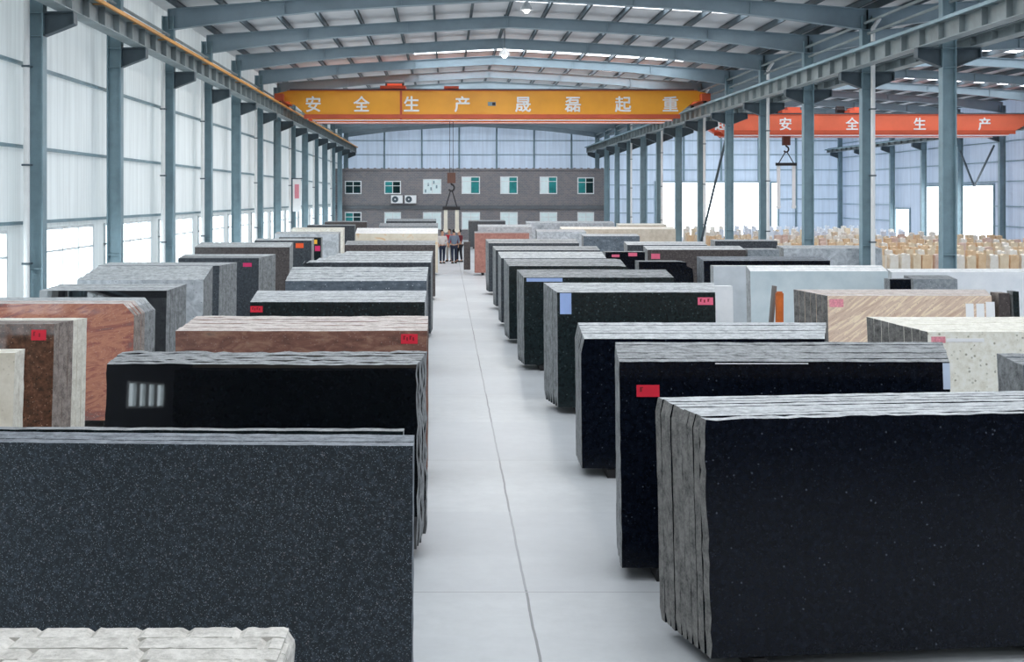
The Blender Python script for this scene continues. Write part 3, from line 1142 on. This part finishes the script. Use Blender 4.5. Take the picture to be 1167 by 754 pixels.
def stack(px0, px1, yf, H, T, n, mat, edge, label, behind=None, group=None, yb=None, px0b=None, px1b=None, rot=0.0, jit=0.005,
          mat2=None, edge2=None, stickers=(), thick=None, x1abs=None, clip=(0, 0), chips=0, rack=True, lean=LEAN, cat='slab', seed=None, end=None, jit0=None, name='granite_slab'):
    global N_SLABS
    Yf = F * (HC - H) / (yf - CY)
    Yb = Yf + T
    Hb = H
    if yb is not None:
        Hb = HC - (yb - CY) * Yb / F
        Hb = max(H - 0.25, min(H + 0.28, Hb))
    X0, X1 = px2x(px0, Yf), (px2x(px1, Yf) if x1abs is None else x1abs)
    X0b = X0 if px0b is None else px2x(px0b, Yb)
    X1b = X1 if px1b is None else px2x(px1b, Yb)
    pitch = T / max(1, n)
    sp = (0, 0, 0)
    if n > 1:
        dl_, dr_ = (X0b - X0) / (n - 1), (X1b - X1) / (n - 1)
        if rot:
            dl_ += pitch * math.sin(rot)
            dr_ += pitch * math.sin(rot)
        sp = (max(0, -dl_) * 0.95, max(0, dr_) * 0.95, max(0, (Hb - H) / (n - 1) + pitch * 0.95 * math.tan(lean)) * 0.96)
    t = thick or min(0.26, pitch * (0.93 if Yf < 13 else 0.985))
    if Yf > 13:
        jit *= 0.3 if Yf > 16 else 0.6
    cr, sr = math.cos(rot), math.sin(rot)
    rnd = random.Random(seed if seed is not None else int(px0 * 7 + yf * 13))
    first = None
    for i in range(n):
        a = i / max(1, n - 1) if n > 1 else 0
        q = pitch * i * math.sin(rot)
        ru = (0.005 if Yf < 13 else 0.003 if Yf < 16 else 0.0015) if i else 0.0
        Hi = H + (Hb - H) * a + rnd.uniform(-ru, ru)
        xa = X0 + (X0b - X0) * a + q + rnd.uniform(-ru, ru)
        xb = X1 + (X1b - X1) * a + q + rnd.uniform(-ru, ru)
        h = (Hi - Z0) / math.cos(lean)
        m_, e_ = (mat, edge) if (mat2 is None or i < n / 2) else (mat2, edge2 or edge)
        sm = slab_mesh(xb - xa, h, t, jit if (i or jit0 is None) else jit0, rnd.random(), clip, chips=(0 if not chips else (2 if i == n - 1 else 1)), splay=sp,
                       step=0.09 if Yf < 13 else (0.16 if Yf < 30 else 0.4))
        yy = Yf + pitch * i
        # the top front edge is at yy: the foot stands forward of it by the lean
        ly = yy - Yf - math.sin(lean) * (H - Z0)
        lx = xa - X0
        o = sm.build(name, [ST[m_], ED[e_], ED[end or ENDS.get(e_, e_)]])
        o.location = (X0 + lx * cr - ly * sr, Yf + lx * sr + ly * cr, Z0)
        o.rotation_euler = (-lean, 0, rot)
        if i == 0:
            first = o
            tag(o, label, cat, None, 'thing')
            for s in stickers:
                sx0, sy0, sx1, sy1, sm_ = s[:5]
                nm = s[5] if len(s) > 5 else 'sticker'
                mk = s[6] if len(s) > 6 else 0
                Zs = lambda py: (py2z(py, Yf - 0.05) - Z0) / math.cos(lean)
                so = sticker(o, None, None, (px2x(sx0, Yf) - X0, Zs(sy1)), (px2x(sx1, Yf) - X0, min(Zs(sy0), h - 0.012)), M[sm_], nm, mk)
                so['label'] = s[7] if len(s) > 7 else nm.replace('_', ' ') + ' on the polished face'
        else:
            tag(o, behind or ('slab standing behind the ' + label), cat, group or ('slabs behind the ' + label), 'thing')
        N_SLABS += 1
    if rack:
        wd = X1 - X0
        foot = math.sin(lean) * (H - Z0)
        r = tag(empty('slab_rack', (X0, Yf, 0), rot), 'steel A-frame rack under the ' + label, 'rack')
        if len(r['label'].split()) > 16:
            r['label'] = ' '.join(r['label'].split()[:16])
        for xx in (0.35, wd - 0.35):
            mb = MB()
            mb.box(xx - 0.05, xx + 0.05, -foot - 0.03, T + 0.22, 0.0, 0.1)
            mb.build('base_rail', M['rubber'], r)
            pb = MB()
            pb.bar((xx, T + 0.15, 0.1), (xx, T + 0.18 , min(H, Hb) - 0.25), 0.05, 0.05)
            pb.build('post', M['steel_dark'], r)
    return first


D = dict
# --- row beside the aisle, near to far
stack(-520, 318, 764, 1.75, 0.46, 4, 'rough', 'bone', 'rough whitish stone slab with notched top edge in the near corner', yb=712, jit=0.003, chips=26, thick=0.105, px1b=337, clip=(0, 0.03), lean=math.radians(2), behind='rough whitish slab with notched edge behind the nearest whitish slab')
stack(-96, 472, 503, 1.86, 0.30, 3, 'speckle', 'darkedge', 'large speckled charcoal granite slab facing the viewer', rot=math.radians(-2.6), yb=491, jit=0.003, thick=0.085, behind='speckled charcoal slab tight behind the large speckled slab')
stack(-60, 460, 489, 1.84, 0.12, 1, 'green', 'grey', 'dark slab with broken pale top edge just behind the speckled slab', rot=math.radians(-1.2), jit=0.006, rack=False, lean=math.radians(2))
stack(122, 475, 415, 1.80, 0.62, 6, 'mirror', 'grey', 'mirror black granite slab reflecting four small windows', yb=401, px0b=140, px1b=485, jit=0.014, behind='black slab with rough edge behind the mirror black slab')
stack(200, 487, 377, 1.79, 0.95, 8, 'brown', 'warm', 'reddish brown granite slab with red sticker at its aisle end', yb=361, px0b=224, px1b=488, jit=0.012, stickers=[(457, 381, 476, 392, 'red', 'sticker', 4)], behind='reddish brown slab with pale sawn edge behind the red brown front slab')
stack(285, 484, 344, 1.80, 1.0, 6, 'green', 'light', 'green black slab with small red sticker at its wall end', yb=332, px0b=294, px1b=486, end='light', stickers=[(285.5, 349, 299.5, 356, 'red', 'sticker', 4)], behind='slab with pale edge behind the green black slab with red sticker')
stack(325, 486, 320, 1.78, 1.1, 6, 'slate', 'light', 'slate grey slab with ragged streaky face beside the aisle', yb=306, px1b=488, jit=0.02, behind='pale grey slab behind the streaky slate grey slab')
stack(337, 491, 299, 1.80, 1.1, 5, 'dark', 'light', 'dark grey slab with rounded top corner beside the aisle', yb=288, px0b=380, px1b=493, clip=(0.25, 0), behind='pale topped slab behind the rounded dark grey slab')
stack(393, 496, 279, 1.80, 0.9, 4, 'umber', 'grey', 'dark umber slab along the aisle behind the rounded grey slabs', yb=275, behind='slab behind the dark umber slab')
stack(405, 499, 266, 1.80, 1.1, 4, 'ochre', 'white', 'cream slab with ochre stain along the aisle', yb=261, behind='cream slab behind the ochre stained slab')
stack(432, 499, 257.5, 1.80, 1.0, 3, 'grey', 'grey', 'mid grey slab along the aisle behind the ochre stained slab', yb=255, behind='mid grey slab behind another near the end of the row')
stack(440, 497, 252, 1.80, 1.0, 3, 'dark', 'grey', 'dark slab ending the row beside the aisle, before the brick office', yb=250, behind='dark slab at the end of the row before the brick office')

# --- row along the white wall
stack(-210, 17, 402, 1.80, 0.30, 2, 'beige', 'cream', 'pale beige slab at the very edge, in front of the tan brown slab', behind='pale beige slab behind the one at the very edge')
stack(-180, 62, 369, 1.80, 0.72, 7, 'tan', 'brownedge', 'tan brown speckled slab with bright red sticker', yb=362, px1b=97, mat2='beige', edge2='cream', stickers=[(36, 376, 53, 388, 'red', 'sticker', 2)], behind='slab edge behind the tan brown slab with red sticker')
stack(-110, 153, 346, 1.80, 0.8, 6, 'pinkwave', 'warm', 'large pink wavy granite slab with grey veins', yb=339, px1b=176, mat2='marble', edge2='light', clip=(0, 0.12), behind='slab end behind the large pink wavy slab')
stack(45, 190, 331, 1.80, 0.95, 5, 'mirror', 'light', 'black polished slab behind the pink wavy slab', yb=324, px0b=70, px1b=211, behind='dark slab edge behind the black slab by the pink stack')
stack(88, 232, 319, 1.80, 0.9, 4, 'marble', 'light', 'grey white marbled slab near the side wall windows', yb=306, px0b=112, behind='marbled slab behind the grey white marbled slab')
stack(112, 250, 302.5, 1.80, 1.0, 5, 'dark', 'light', 'black slab with round orange sticker behind the marbled slab', yb=299, px1b=268, mat2='marble', stickers=[(231.5, 308, 241, 316, 'orange', 'sticker', 0)], behind='pale slab edge behind the slab with orange sticker')
stack(203, 295, 294, 1.80, 0.9, 4, 'dark', 'grey', 'charcoal slab with magenta sticker near the side wall', yb=290, px1b=311, mat2='grey', edge2='light', stickers=[(277, 299.5, 287, 304, 'magenta', 'sticker', 0)], behind='pale grey slab edge behind the slab with magenta sticker')
stack(222, 330, 281.5, 1.82, 0.9, 4, 'umber', 'light', 'broad umber slab standing taller behind the charcoal slab', yb=277, behind='umber slab behind the broad umber slab')
stack(290, 355, 274, 1.80, 0.9, 3, 'dark', 'light', 'grey slab with small orange sticker near the far windows', yb=272, stickers=[(337, 277, 346, 282.5, 'orange', 'sticker', 0)], behind='slab behind the grey slab with small orange sticker')
stack(318, 366, 270.5, 1.80, 0.6, 2, 'green', 'grey', 'black slab end with yellow and magenta stickers', stickers=[(355, 273, 361.5, 278, 'yellow', 'sticker', 0), (359, 280, 365, 286, 'magenta', 'sticker', 0)], behind='black slab behind the one with two stickers')
stack(313, 386, 266.5, 1.80, 0.9, 3, 'marble', 'light', 'pale grey slab behind the black slab with two stickers', yb=264.5, behind='pale grey slab behind another close to the wall')
stack(332, 391, 261, 1.80, 1.0, 3, 'cream', 'cream', 'cream slab near the wall columns far down the hall', yb=259.5, behind='cream slab behind the far cream slab')
stack(350, 404, 257, 1.80, 1.0, 3, 'dark', 'grey', 'dark slab behind the far cream slab by the wall', yb=256, behind='dark slab in the far stack by the wall')
stack(370, 418, 253, 1.80, 1.0, 3, 'umber', 'grey', 'farthest umber slab by the wall, under the lower office window', yb=252, behind='umber slab in the farthest stack by the wall')

# --- row across the aisle, near to far
stack(803, 1250, 478, 1.77, 0.84, 9, 'black', 'light', 'large black polished slab with ragged pale end, nearest across the aisle', yb=453, px0b=749, x1abs=4.75, px1b=1195, rot=math.radians(6.0), jit=0.0035, jit0=0.014, clip=(0.03, 0), end='darkend', behind='black slab with pale sawn edge behind the large black slab')
stack(706, 1082, 412, 1.90, 0.74, 7, 'black', 'grey', 'black slab with bright red sticker and pale film strip', yb=391, px0b=700, px1b=1070, stickers=[(725, 439, 751, 452.5, 'red', 'sticker', 1), (1074, 408, 1082, 444, 'white_film', 'film_strip'), (815, 412, 921, 415.5, 'white', 'painted_glint')], behind='black slab with bright sawn top behind the red sticker black slab', jit=0.005)  # the long white strip is a rooflight glint painted along the top edge
stack(662, 940, 386, 1.65, 0.8, 6, 'black', 'light', 'lower black slab without sticker between two taller stacks', yb=369, px0b=655, px1b=938, behind='black slab with pale top behind the lower black slab', clip=(0.05, 0), jit=0.005)
stack(635, 815, 333, 1.88, 0.85, 6, 'green', 'light', 'green black slab with blue film square and pink sticker', yb=323, px0b=621, px1b=812, stickers=[(638, 334, 651, 358, 'blue_film', 'film_square'), (795, 339, 812.5, 347.5, 'pink', 'sticker', 3)], behind='slab with pale edge behind the slab with blue film square')
stack(597, 768, 316, 1.80, 0.9, 5, 'green', 'grey', 'black slab with blue film band along its top', yb=308, px0b=590, stickers=[(600, 315, 641, 321, 'blue_film', 'film_band')], behind='slab behind the black slab with blue film band', jit=0.015)
stack(580, 722, 303, 1.78, 0.95, 4, 'green', 'grey', 'dark slab behind the blue film band slab across the aisle', yb=296, px0b=575, behind='slab with grey edge second behind the blue film band', clip=(0, 0.2))
stack(571, 691, 294, 1.78, 0.9, 4, 'dark', 'light', 'dark slab with bright top edge in the middle of the row across the aisle', yb=288, px0b=568, behind='slab of the bright topped dark stack across the aisle')
stack(565, 684, 285, 1.78, 0.9, 4, 'dark', 'grey', 'dark slab with dull top behind the bright topped stack across the aisle', yb=281, px0b=562, behind='slab of the dull topped dark stack across the aisle')
stack(557, 660, 277, 1.78, 0.9, 4, 'dark', 'grey', 'dark slab in front of the rusty pink slab across the aisle', yb=273, px0b=554, behind='slab of the dark stack in front of the rusty pink slab')
stack(541, 603, 265.5, 1.82, 0.8, 3, 'rust', 'grey', 'rusty pink slab across the aisle near the people', yb=264, behind='slab behind the rusty pink slab')
stack(545, 606, 258.5, 1.80, 1.0, 3, 'marble', 'light', 'pale slab behind the rusty pink slab across the aisle', yb=256.5, behind='pale slab in the stack beyond the rusty pink slab')
stack(534, 576, 252, 1.80, 1.0, 3, 'dark', 'grey', 'dark slab ending the row across the aisle below the office windows', yb=251, behind='dark slab at the end of the row across the aisle')
stack(528.5, 536, 275.5, 1.36, 0.3, 2, 'umber', 'brownedge', 'narrow brown stone offcut standing beside the people', rack=False, behind='narrow brown stone offcut behind another', name='stone_offcut', cat='offcut')

# --- second row across the aisle
stack(1166, 1420, 416, 1.80, 0.75, 6, 'slate', 'grey', 'slate slab at the picture edge behind the large black slab', yb=403, px0b=1136, px1b=1380, behind='slate slab end showing at the picture edge')
stack(1057, 1330, 378, 1.80, 0.9, 8, 'cream', 'cream', 'cream speckled granite slab with pink chalk mark and white tag', yb=362, px0b=992, px1b=1290, end='darkend', stickers=[(1061, 384, 1077, 391, 'chalk', 'chalk_mark'), (1078, 386, 1121, 390, 'white', 'paper_tag')], behind='grey ended slab behind the cream speckled slab')
stack(943, 1130, 337, 1.80, 0.76, 6, 'vein', 'warm', 'pink beige slab with slanting veins and white painted reflections', yb=330, px0b=908, px1b=1120, end='darkend', stickers=[(945, 341, 961, 350, 'chalk', 'chalk_mark'), (1100, 346, 1109, 363, 'white', 'painted_reflection'), (1112, 346, 1121, 363, 'white', 'painted_reflection'), (1123, 344, 1133, 364, 'white', 'painted_reflection')], behind='dark ended slab behind the pink beige veined slab')  # white rectangles near the far end are reflections painted on the face
stack(770, 835, 326, 1.84, 0.2, 2, 'white', 'white', 'narrow white slab peeping out behind the pink sticker slab', behind='white slab behind the narrow white slab', rack=False)
stack(855, 1012, 309, 1.90, 0.35, 3, 'pale', 'white', 'pale blue grey slab with plain face', behind='pale slab behind the pale blue grey slab', yb=304)
stack(813, 946, 303, 1.88, 0.3, 2, 'offwhite', 'white', 'plain white slab half hidden by the pale blue grey slab', behind='white slab behind the half hidden white slab')
stack(802, 946, 297, 1.86, 0.8, 3, 'black', 'darkedge', 'black slab behind the plain white slab', yb=293, behind='black slab in the stack behind the plain white slab')
stack(728, 790, 298, 1.80, 0.6, 3, 'black', 'grey', 'black slab with rounded corner behind the blue film band stack', clip=(0, 0.2), behind='black slab behind the rounded corner slab')
stack(690, 735, 287, 1.80, 0.6, 3, 'black', 'grey', 'black slab with two pink stickers in the second row', stickers=[(697, 290, 706, 293, 'pink', 'sticker'), (716, 288, 726, 292, 'pink', 'sticker')], behind='black slab behind the slab with two pink stickers')
stack(738, 850, 284.5, 1.80, 0.8, 3, 'umber', 'light', 'grey brown slab with one faint pink sticker in the second row', yb=281, stickers=[(742, 289, 752, 295, 'pink', 'sticker')], behind='grey slab behind the faint pink sticker slab')
stack(852, 888, 284, 1.80, 0.8, 3, 'grey', 'light', 'small grey slab next to the faint pink sticker slab', behind='grey slab behind the small grey slab')
stack(893, 1005, 283, 1.80, 0.8, 4, 'marble', 'light', 'pale grey slab standing at the foot of a middle column', yb=280, behind='pale grey slab behind the one at the column foot')
stack(715, 806, 279, 1.80, 0.8, 3, 'dark', 'light', 'dark slab behind the faint pink sticker slab', yb=276, behind='dark slab in the stack behind the faint pink sticker slab')
stack(815, 886, 274.5, 1.80, 0.8, 3, 'dark', 'light', 'dark topped slab near the third middle column', yb=273, behind='slab behind the dark topped slab near the middle column')
stack(665, 729, 269, 1.80, 0.8, 3, 'slate', 'light', 'slate slab in the second row level with the people', yb=267, behind='slate slab behind the slab level with the people')
stack(640, 770, 261, 1.80, 1.0, 3, 'beige', 'cream', 'long beige slab far down the second row', yb=259, behind='beige slab behind the long beige slab')
stack(612, 668, 264, 1.80, 0.9, 3, 'marble', 'light', 'pale slab far down, beside the long beige slab', yb=262, behind='pale slab behind the pale slab by the beige one')
stack(600, 700, 254, 1.80, 1.0, 3, 'marble', 'light', 'pale slab below the office windows at the far end', yb=252.5, behind='pale slab in the stack below the office windows')
stack(705, 760, 256.5, 1.80, 1.0, 3, 'beige', 'cream', 'beige slab near the diagonal brace at the far end', yb=255, behind='beige slab in the stack near the diagonal brace')
stack(1016, 1190, 310, 1.85, 0.3, 3, 'white', 'white', 'long plain white slab at the foot of the nearest middle column', yb=307, behind='white slab behind the long plain white slab')
stack(1014, 1038, 318, 1.80, 0.3, 2, 'black', 'grey', 'small black slab in front of the long white slab', behind='small black slab behind another before the long white slab', rack=False)
stack(1041, 1091, 318, 1.76, 0.5, 4, 'grey', 'grey', 'short grey slab next to the small black slab', behind='short grey slab behind another next to the small black slab', yb=314, rack=False)
stack(1138, 1150.5, 334, 1.83, 0.3, 2, 'umber', 'brownedge', 'small brown slab end beside the painted white reflections', rack=False, behind='small brown slab behind another beside the painted white reflections')
stack(1154, 1161, 332, 1.86, 0.2, 2, 'green', 'grey', 'narrow dark stone offcut standing beside the small brown slab', rack=False, behind='narrow dark offcut behind another', name='stone_offcut', cat='offcut')

# orange timber and leaning board between the second row stacks
Yt = 20.6
mb = MB()
x0, x1 = px2x(885.5, Yt), px2x(893, Yt)
mb.box(x0, x1, Yt, Yt + 0.1, 0, py2z(334, Yt))
mb.box(x0 + 0.015, x1 - 0.015, Yt + 0.015, Yt + 0.085, py2z(334, Yt), py2z(333, Yt) + 0.01)
tag(mb.build('timber_post', M['wood']), 'orange timber post standing in front of the pale blue grey slab', 'post')
mb = MB()
mb.bar((px2x(877, Yt), Yt + 0.3, 0.01), (px2x(888, Yt), Yt + 0.3, py2z(327, Yt)), 0.05, 0.14)
mb.bar((px2x(876, Yt), Yt + 0.3, 0.9), (px2x(881, Yt), Yt + 0.3, 0.95), 0.06, 0.03)
tag(mb.build('leaning_board', M['board']), 'grey board leaning beside the orange timber post', 'board')


# ------------------------------------------------------------------ stone strips standing in the second bay
def strip_mesh(seed):
    rnd = random.Random(seed)
    mb = MB()
    w_, d, h = 0.34, 0.3, 1.2
    k = 6
    pts = [(-w_ / 2, 0), (w_ / 2, 0)]
    for i in range(k):
        pts.append((w_ / 2 + rnd.uniform(-0.02, 0.02), h * (i + 1) / k))
    for i in range(3):
        pts.append((w_ / 2 - w_ * (i + 1) / 4, h + rnd.uniform(-0.05, 0.05)))
    for i in range(k):
        pts.append((-w_ / 2 + rnd.uniform(-0.02, 0.02), h - h * i / k))
    mb.prism_y(pts, -d / 2, d / 2)
    return mb


tanmats = [granite('tan_strip_stone', [(0.3, (226, 202, 168)), (0.7, (246, 228, 200))], 4, [], 0.5),
           granite('ochre_strip_stone', [(0.3, (222, 184, 142)), (0.7, (242, 212, 174))], 4, [], 0.5),
           granite('pale_strip_stone', [(0.3, (234, 224, 208)), (0.7, (250, 244, 234))], 4, [], 0.5),
           granite('rosy_strip_stone', [(0.3, (212, 176, 160)), (0.7, (236, 210, 194))], 4, [], 0.5),
           granite('bluish_strip_stone', [(0.3, (214, 220, 230)), (0.7, (240, 244, 250))], 4, [], 0.5)]
strips = [strip_mesh(s).mesh('stone_strip', [tanmats[i]]) for i, s in enumerate((1, 2, 3, 4, 5))]
kinds = ['tan', 'ochre', 'pale', 'rosy', 'bluish']
rnd = random.Random(3)
rows = [(46, 0), (49.5, 0), (53.5, 0), (58, 1), (63, 1), (69, 1), (76, 2), (83, 2), (91, 3)]
where = ['in the front rows beyond the middle columns', 'in the middle rows under the red crane', 'in the rows before the bright doorways', 'in the far row by the end wall']
n_strips = 0
rest = [MB() for _ in kinds]
for Y, zone in rows:
    x = 13.9
    xmax = min(31.6, px2x(1185, Y))
    while x < xmax:
        if zone < 2:
            k = rnd.choice([0, 0, 0, 1, 1, 2, 2, 3])
        elif zone == 2:
            k = rnd.choice([0, 2, 2, 4, 4])
        else:
            k = rnd.choice([2, 4, 4])
        px = CX + x * F / Y
        yj, sx, sz = Y + rnd.uniform(-0.15, 0.15), rnd.uniform(0.8, 1.0), rnd.uniform(0.96, 1.05)
        if px > 745 and n_strips < 296:
            o = link('stone_strip', strips[k], None, (x, yj, 0))
            o.rotation_euler = (0, 0, rnd.uniform(-0.1, 0.1))
            o.scale = (sx, 1, sz)
            tag(o, '%s stone strip standing upright %s' % (kinds[k], where[zone]), 'stone strip', 'upright %s stone strips %s' % (kinds[k], where[zone]), 'thing')
            n_strips += 1
        elif px > 745:
            b = strip_mesh(int(x * 100))
            rest[0].add([(a * sx + x, c + yj, d * sz) for a, c, d in b.v], b.f, 2 if k != 4 else 4)
        x += rnd.uniform(0.37, 0.46) + (0.2 if zone > 1 else 0)
if rest[0].v:
    tag(rest[0].build('stone_strips', tanmats), 'pale upright stone strips massed in the farthest row of the second bay', 'stone strips', kind='stuff')

# white banner hanging on the side wall columns
Yw = 66.37
bn = tag(empty('banner', (-8.12, Yw, 0)), 'white and pink banner hanging from a side wall column far down the hall', 'banner')
mb = MB()
mb.box(-0.22, 0.22, -0.16, -0.14, py2z(241, Yw), py2z(204, Yw))
mb.build('cloth', M['white'], bn)
mb = MB()
mb.box(-0.12, 0.12, -0.175, -0.16, py2z(226, Yw), py2z(210, Yw))
mb.build('pink_panel', M['chalk'], bn)
mb = MB()
mb.tube((-0.3, -0.15, py2z(203.5, Yw)), (0.3, -0.15, py2z(203.5, Yw)), 0.03, 8)
mb.bar((-0.2, -0.15, py2z(203.5, Yw)), (-0.2, 0.056, py2z(203.5, Yw)), 0.04, 0.04)
mb.build('banner_rod', M['steel_dark'], bn)


# ------------------------------------------------------------------ people at the end of the aisle
def skin_obj(name, verts, edges, radii, mat, parent, root=0, sub=1):
    me = bpy.data.meshes.new(name)
    me.from_pydata(verts, edges, [])
    me.materials.append(mat)
    o = link(name, me, parent)
    o.modifiers.new('skin', 'SKIN')
    if not me.skin_vertices:
        bpy.context.view_layer.objects.active = o
    sv = me.skin_vertices[0].data
    for i, r in enumerate(radii):
        sv[i].radius = r if isinstance(r, tuple) else (r, r)
        sv[i].use_root = (i == root)
    o.modifiers['skin'].use_smooth_shade = True
    s = o.modifiers.new('sub', 'SUBSURF')
    s.levels = s.render_levels = sub
    return o


skinm = plain('skin', (206, 160, 132), 0.6, 0, 0.03)
hairm = plain('dark_hair', (26, 22, 22), 0.7)
shoem = plain('dark_shoes', (30, 28, 28), 0.6)


def person(x, Y, rz, shirt, trousers, label, arm=0.0, step=0.05, scale=1.0):
    p = tag(empty('person', (x, Y, 0), rz), label, 'person')
    p.scale = (scale,) * 3
    V, E, R = [], [], []

    def add(co, r, to=None):
        V.append(co)
        R.append(r)
        if to is not None:
            E.append((to, len(V) - 1))
        return len(V) - 1
    pel = add((0, 0, 0.92), (0.15, 0.11))
    wai = add((0, 0, 1.08), (0.135, 0.10), pel)
    che = add((0, 0.0, 1.28), (0.16, 0.115), wai)
    nk0 = add((0, 0.0, 1.42), (0.075, 0.075), che)
    nk = add((0, -0.01, 1.48), 0.055, nk0)
    h0 = add((0, -0.02, 1.54), (0.075, 0.085), nk)
    h1 = add((0, -0.015, 1.63), (0.082, 0.098), h0)
    add((0, -0.01, 1.70), (0.055, 0.065), h1)
    nose = add((0, -0.12, 1.585), 0.014, h0)
    arms = []
    for s in (-1, 1):
        sh = add((0.19 * s, 0, 1.38), 0.062, che)
        el = add((0.25 * s, 0.02 - arm * 0.1, 1.12), 0.045, sh)
        wr = add((0.25 * s, -0.08 - arm * 0.2, 0.90 + arm * 0.15), 0.03, el)
        pa = add((0.25 * s, -0.10 - arm * 0.22, 0.83 + arm * 0.15), 0.034, wr)
        for q in range(4):
            f1 = add((0.25 * s + 0.0, -0.10 - arm * 0.22 + (q - 1.5) * 0.02, 0.77 + arm * 0.15), 0.009, pa)
            add((0.245 * s, -0.105 - arm * 0.22 + (q - 1.5) * 0.02, 0.735 + arm * 0.15 + 0.008 * abs(q - 1)), 0.008, f1)
        add((0.22 * s, -0.15 - arm * 0.22, 0.79 + arm * 0.15), 0.010, pa)
        arms.append((V[sh], V[el], V[wr]))
    legs = []
    for s in (-1, 1):
        hp = add((0.095 * s, 0, 0.86), 0.09, pel)
        kn = add((0.10 * s, -0.02 + step * s, 0.48), 0.06, hp)
        an = add((0.10 * s, 0.02 + step * s * 1.6, 0.09), 0.042, kn)
        add((0.105 * s, -0.13 + step * s * 1.6, 0.045), 0.038, an)
        legs.append((V[hp], V[kn], V[an]))
    skin_obj('body', V, E, R, skinm, p)
    # shirt
    V2 = [(0, 0, 0.88), (0, 0, 1.08), (0, 0, 1.28), (0, 0, 1.41)]
    E2 = [(0, 1), (1, 2), (2, 3)]
    R2 = [(0.17, 0.125), (0.155, 0.118), (0.178, 0.13), (0.085, 0.085)]
    for sh, el, wr in arms:
        b = len(V2)
        V2 += [sh, el, tuple(Vector(el).lerp(Vector(wr), 0.5))]
        E2 += [(2, b), (b, b + 1), (b + 1, b + 2)]
        R2 += [0.074, 0.058, 0.05]
    skin_obj('shirt', V2, E2, R2, shirt, p)
    V3, E3, R3 = [(0, 0, 0.93)], [], [(0.165, 0.122)]
    for hp, kn, an in legs:
        b = len(V3)
        V3 += [hp, kn, (an[0], an[1], an[2] + 0.01)]
        E3 += [(0, b), (b, b + 1), (b + 1, b + 2)]
        R3 += [0.102, 0.075, 0.06]
    skin_obj('trousers', V3, E3, R3, trousers, p)
    bm = bmesh.new()
    bmesh.ops.create_uvsphere(bm, u_segments=16, v_segments=10, radius=1)
    for v in list(bm.verts):
        v.co = Vector((v.co.x * 0.098, v.co.y * 0.112 + 0.005, v.co.z * 0.10 + 1.655))
    kill = [v for v in bm.verts if v.co.z < 1.56 or (v.co.y < -0.06 and v.co.z < 1.66)]
    bmesh.ops.delete(bm, geom=kill, context='VERTS')
    me = bpy.data.meshes.new('hair')
    bm.to_mesh(me)
    bm.free()
    me.materials.append(hairm)
    link('hair', me, p)
    for s, (hp, kn, an) in zip((-1, 1), legs):
        mb = MB()
        mb.tube((an[0], an[1] + 0.06, 0.045), (an[0] + 0.005 * s, an[1] - 0.17, 0.035), 0.048, 10, 0, 0.038)
        mb.box(an[0] - 0.045, an[0] + 0.045, an[1] - 0.19, an[1] + 0.09, 0.0, 0.03)
        mb.build('shoe', shoem, p)
    return p


navy = plain('navy_cloth', (34, 44, 66), 0.8)
dark = plain('black_cloth', (30, 32, 40), 0.8)
person(px2x(504.0, 62.0), 62.0, 0.25, plain('white_cloth', (226, 222, 218), 0.8), navy, 'person in white top and navy trousers standing at the end of the aisle', 0.6, 0.05, 0.98)
person(px2x(512.0, 64.0), 64.0, -0.4, plain('red_cloth', (186, 36, 52), 0.8), plain('pale_cloth', (176, 172, 166), 0.8), 'person in red top standing between two others', 0.3, 0.03, 0.98)
person(px2x(517.5, 62.0), 62.0, PI + 0.2, plain('grey_blue_cloth', (120, 134, 152), 0.8), navy, 'person in grey blue shirt and dark trousers standing in the aisle', 0.2, 0.06, 1.0)
person(px2x(523.5, 63.4), 63.4, -0.9, plain('maroon_cloth', (110, 40, 50), 0.8), dark, 'person in maroon top and black trousers, farthest from the white top', 0.8, 0.04, 0.98)
print('SLABS', N_SLABS, 'STRIPS', n_strips)
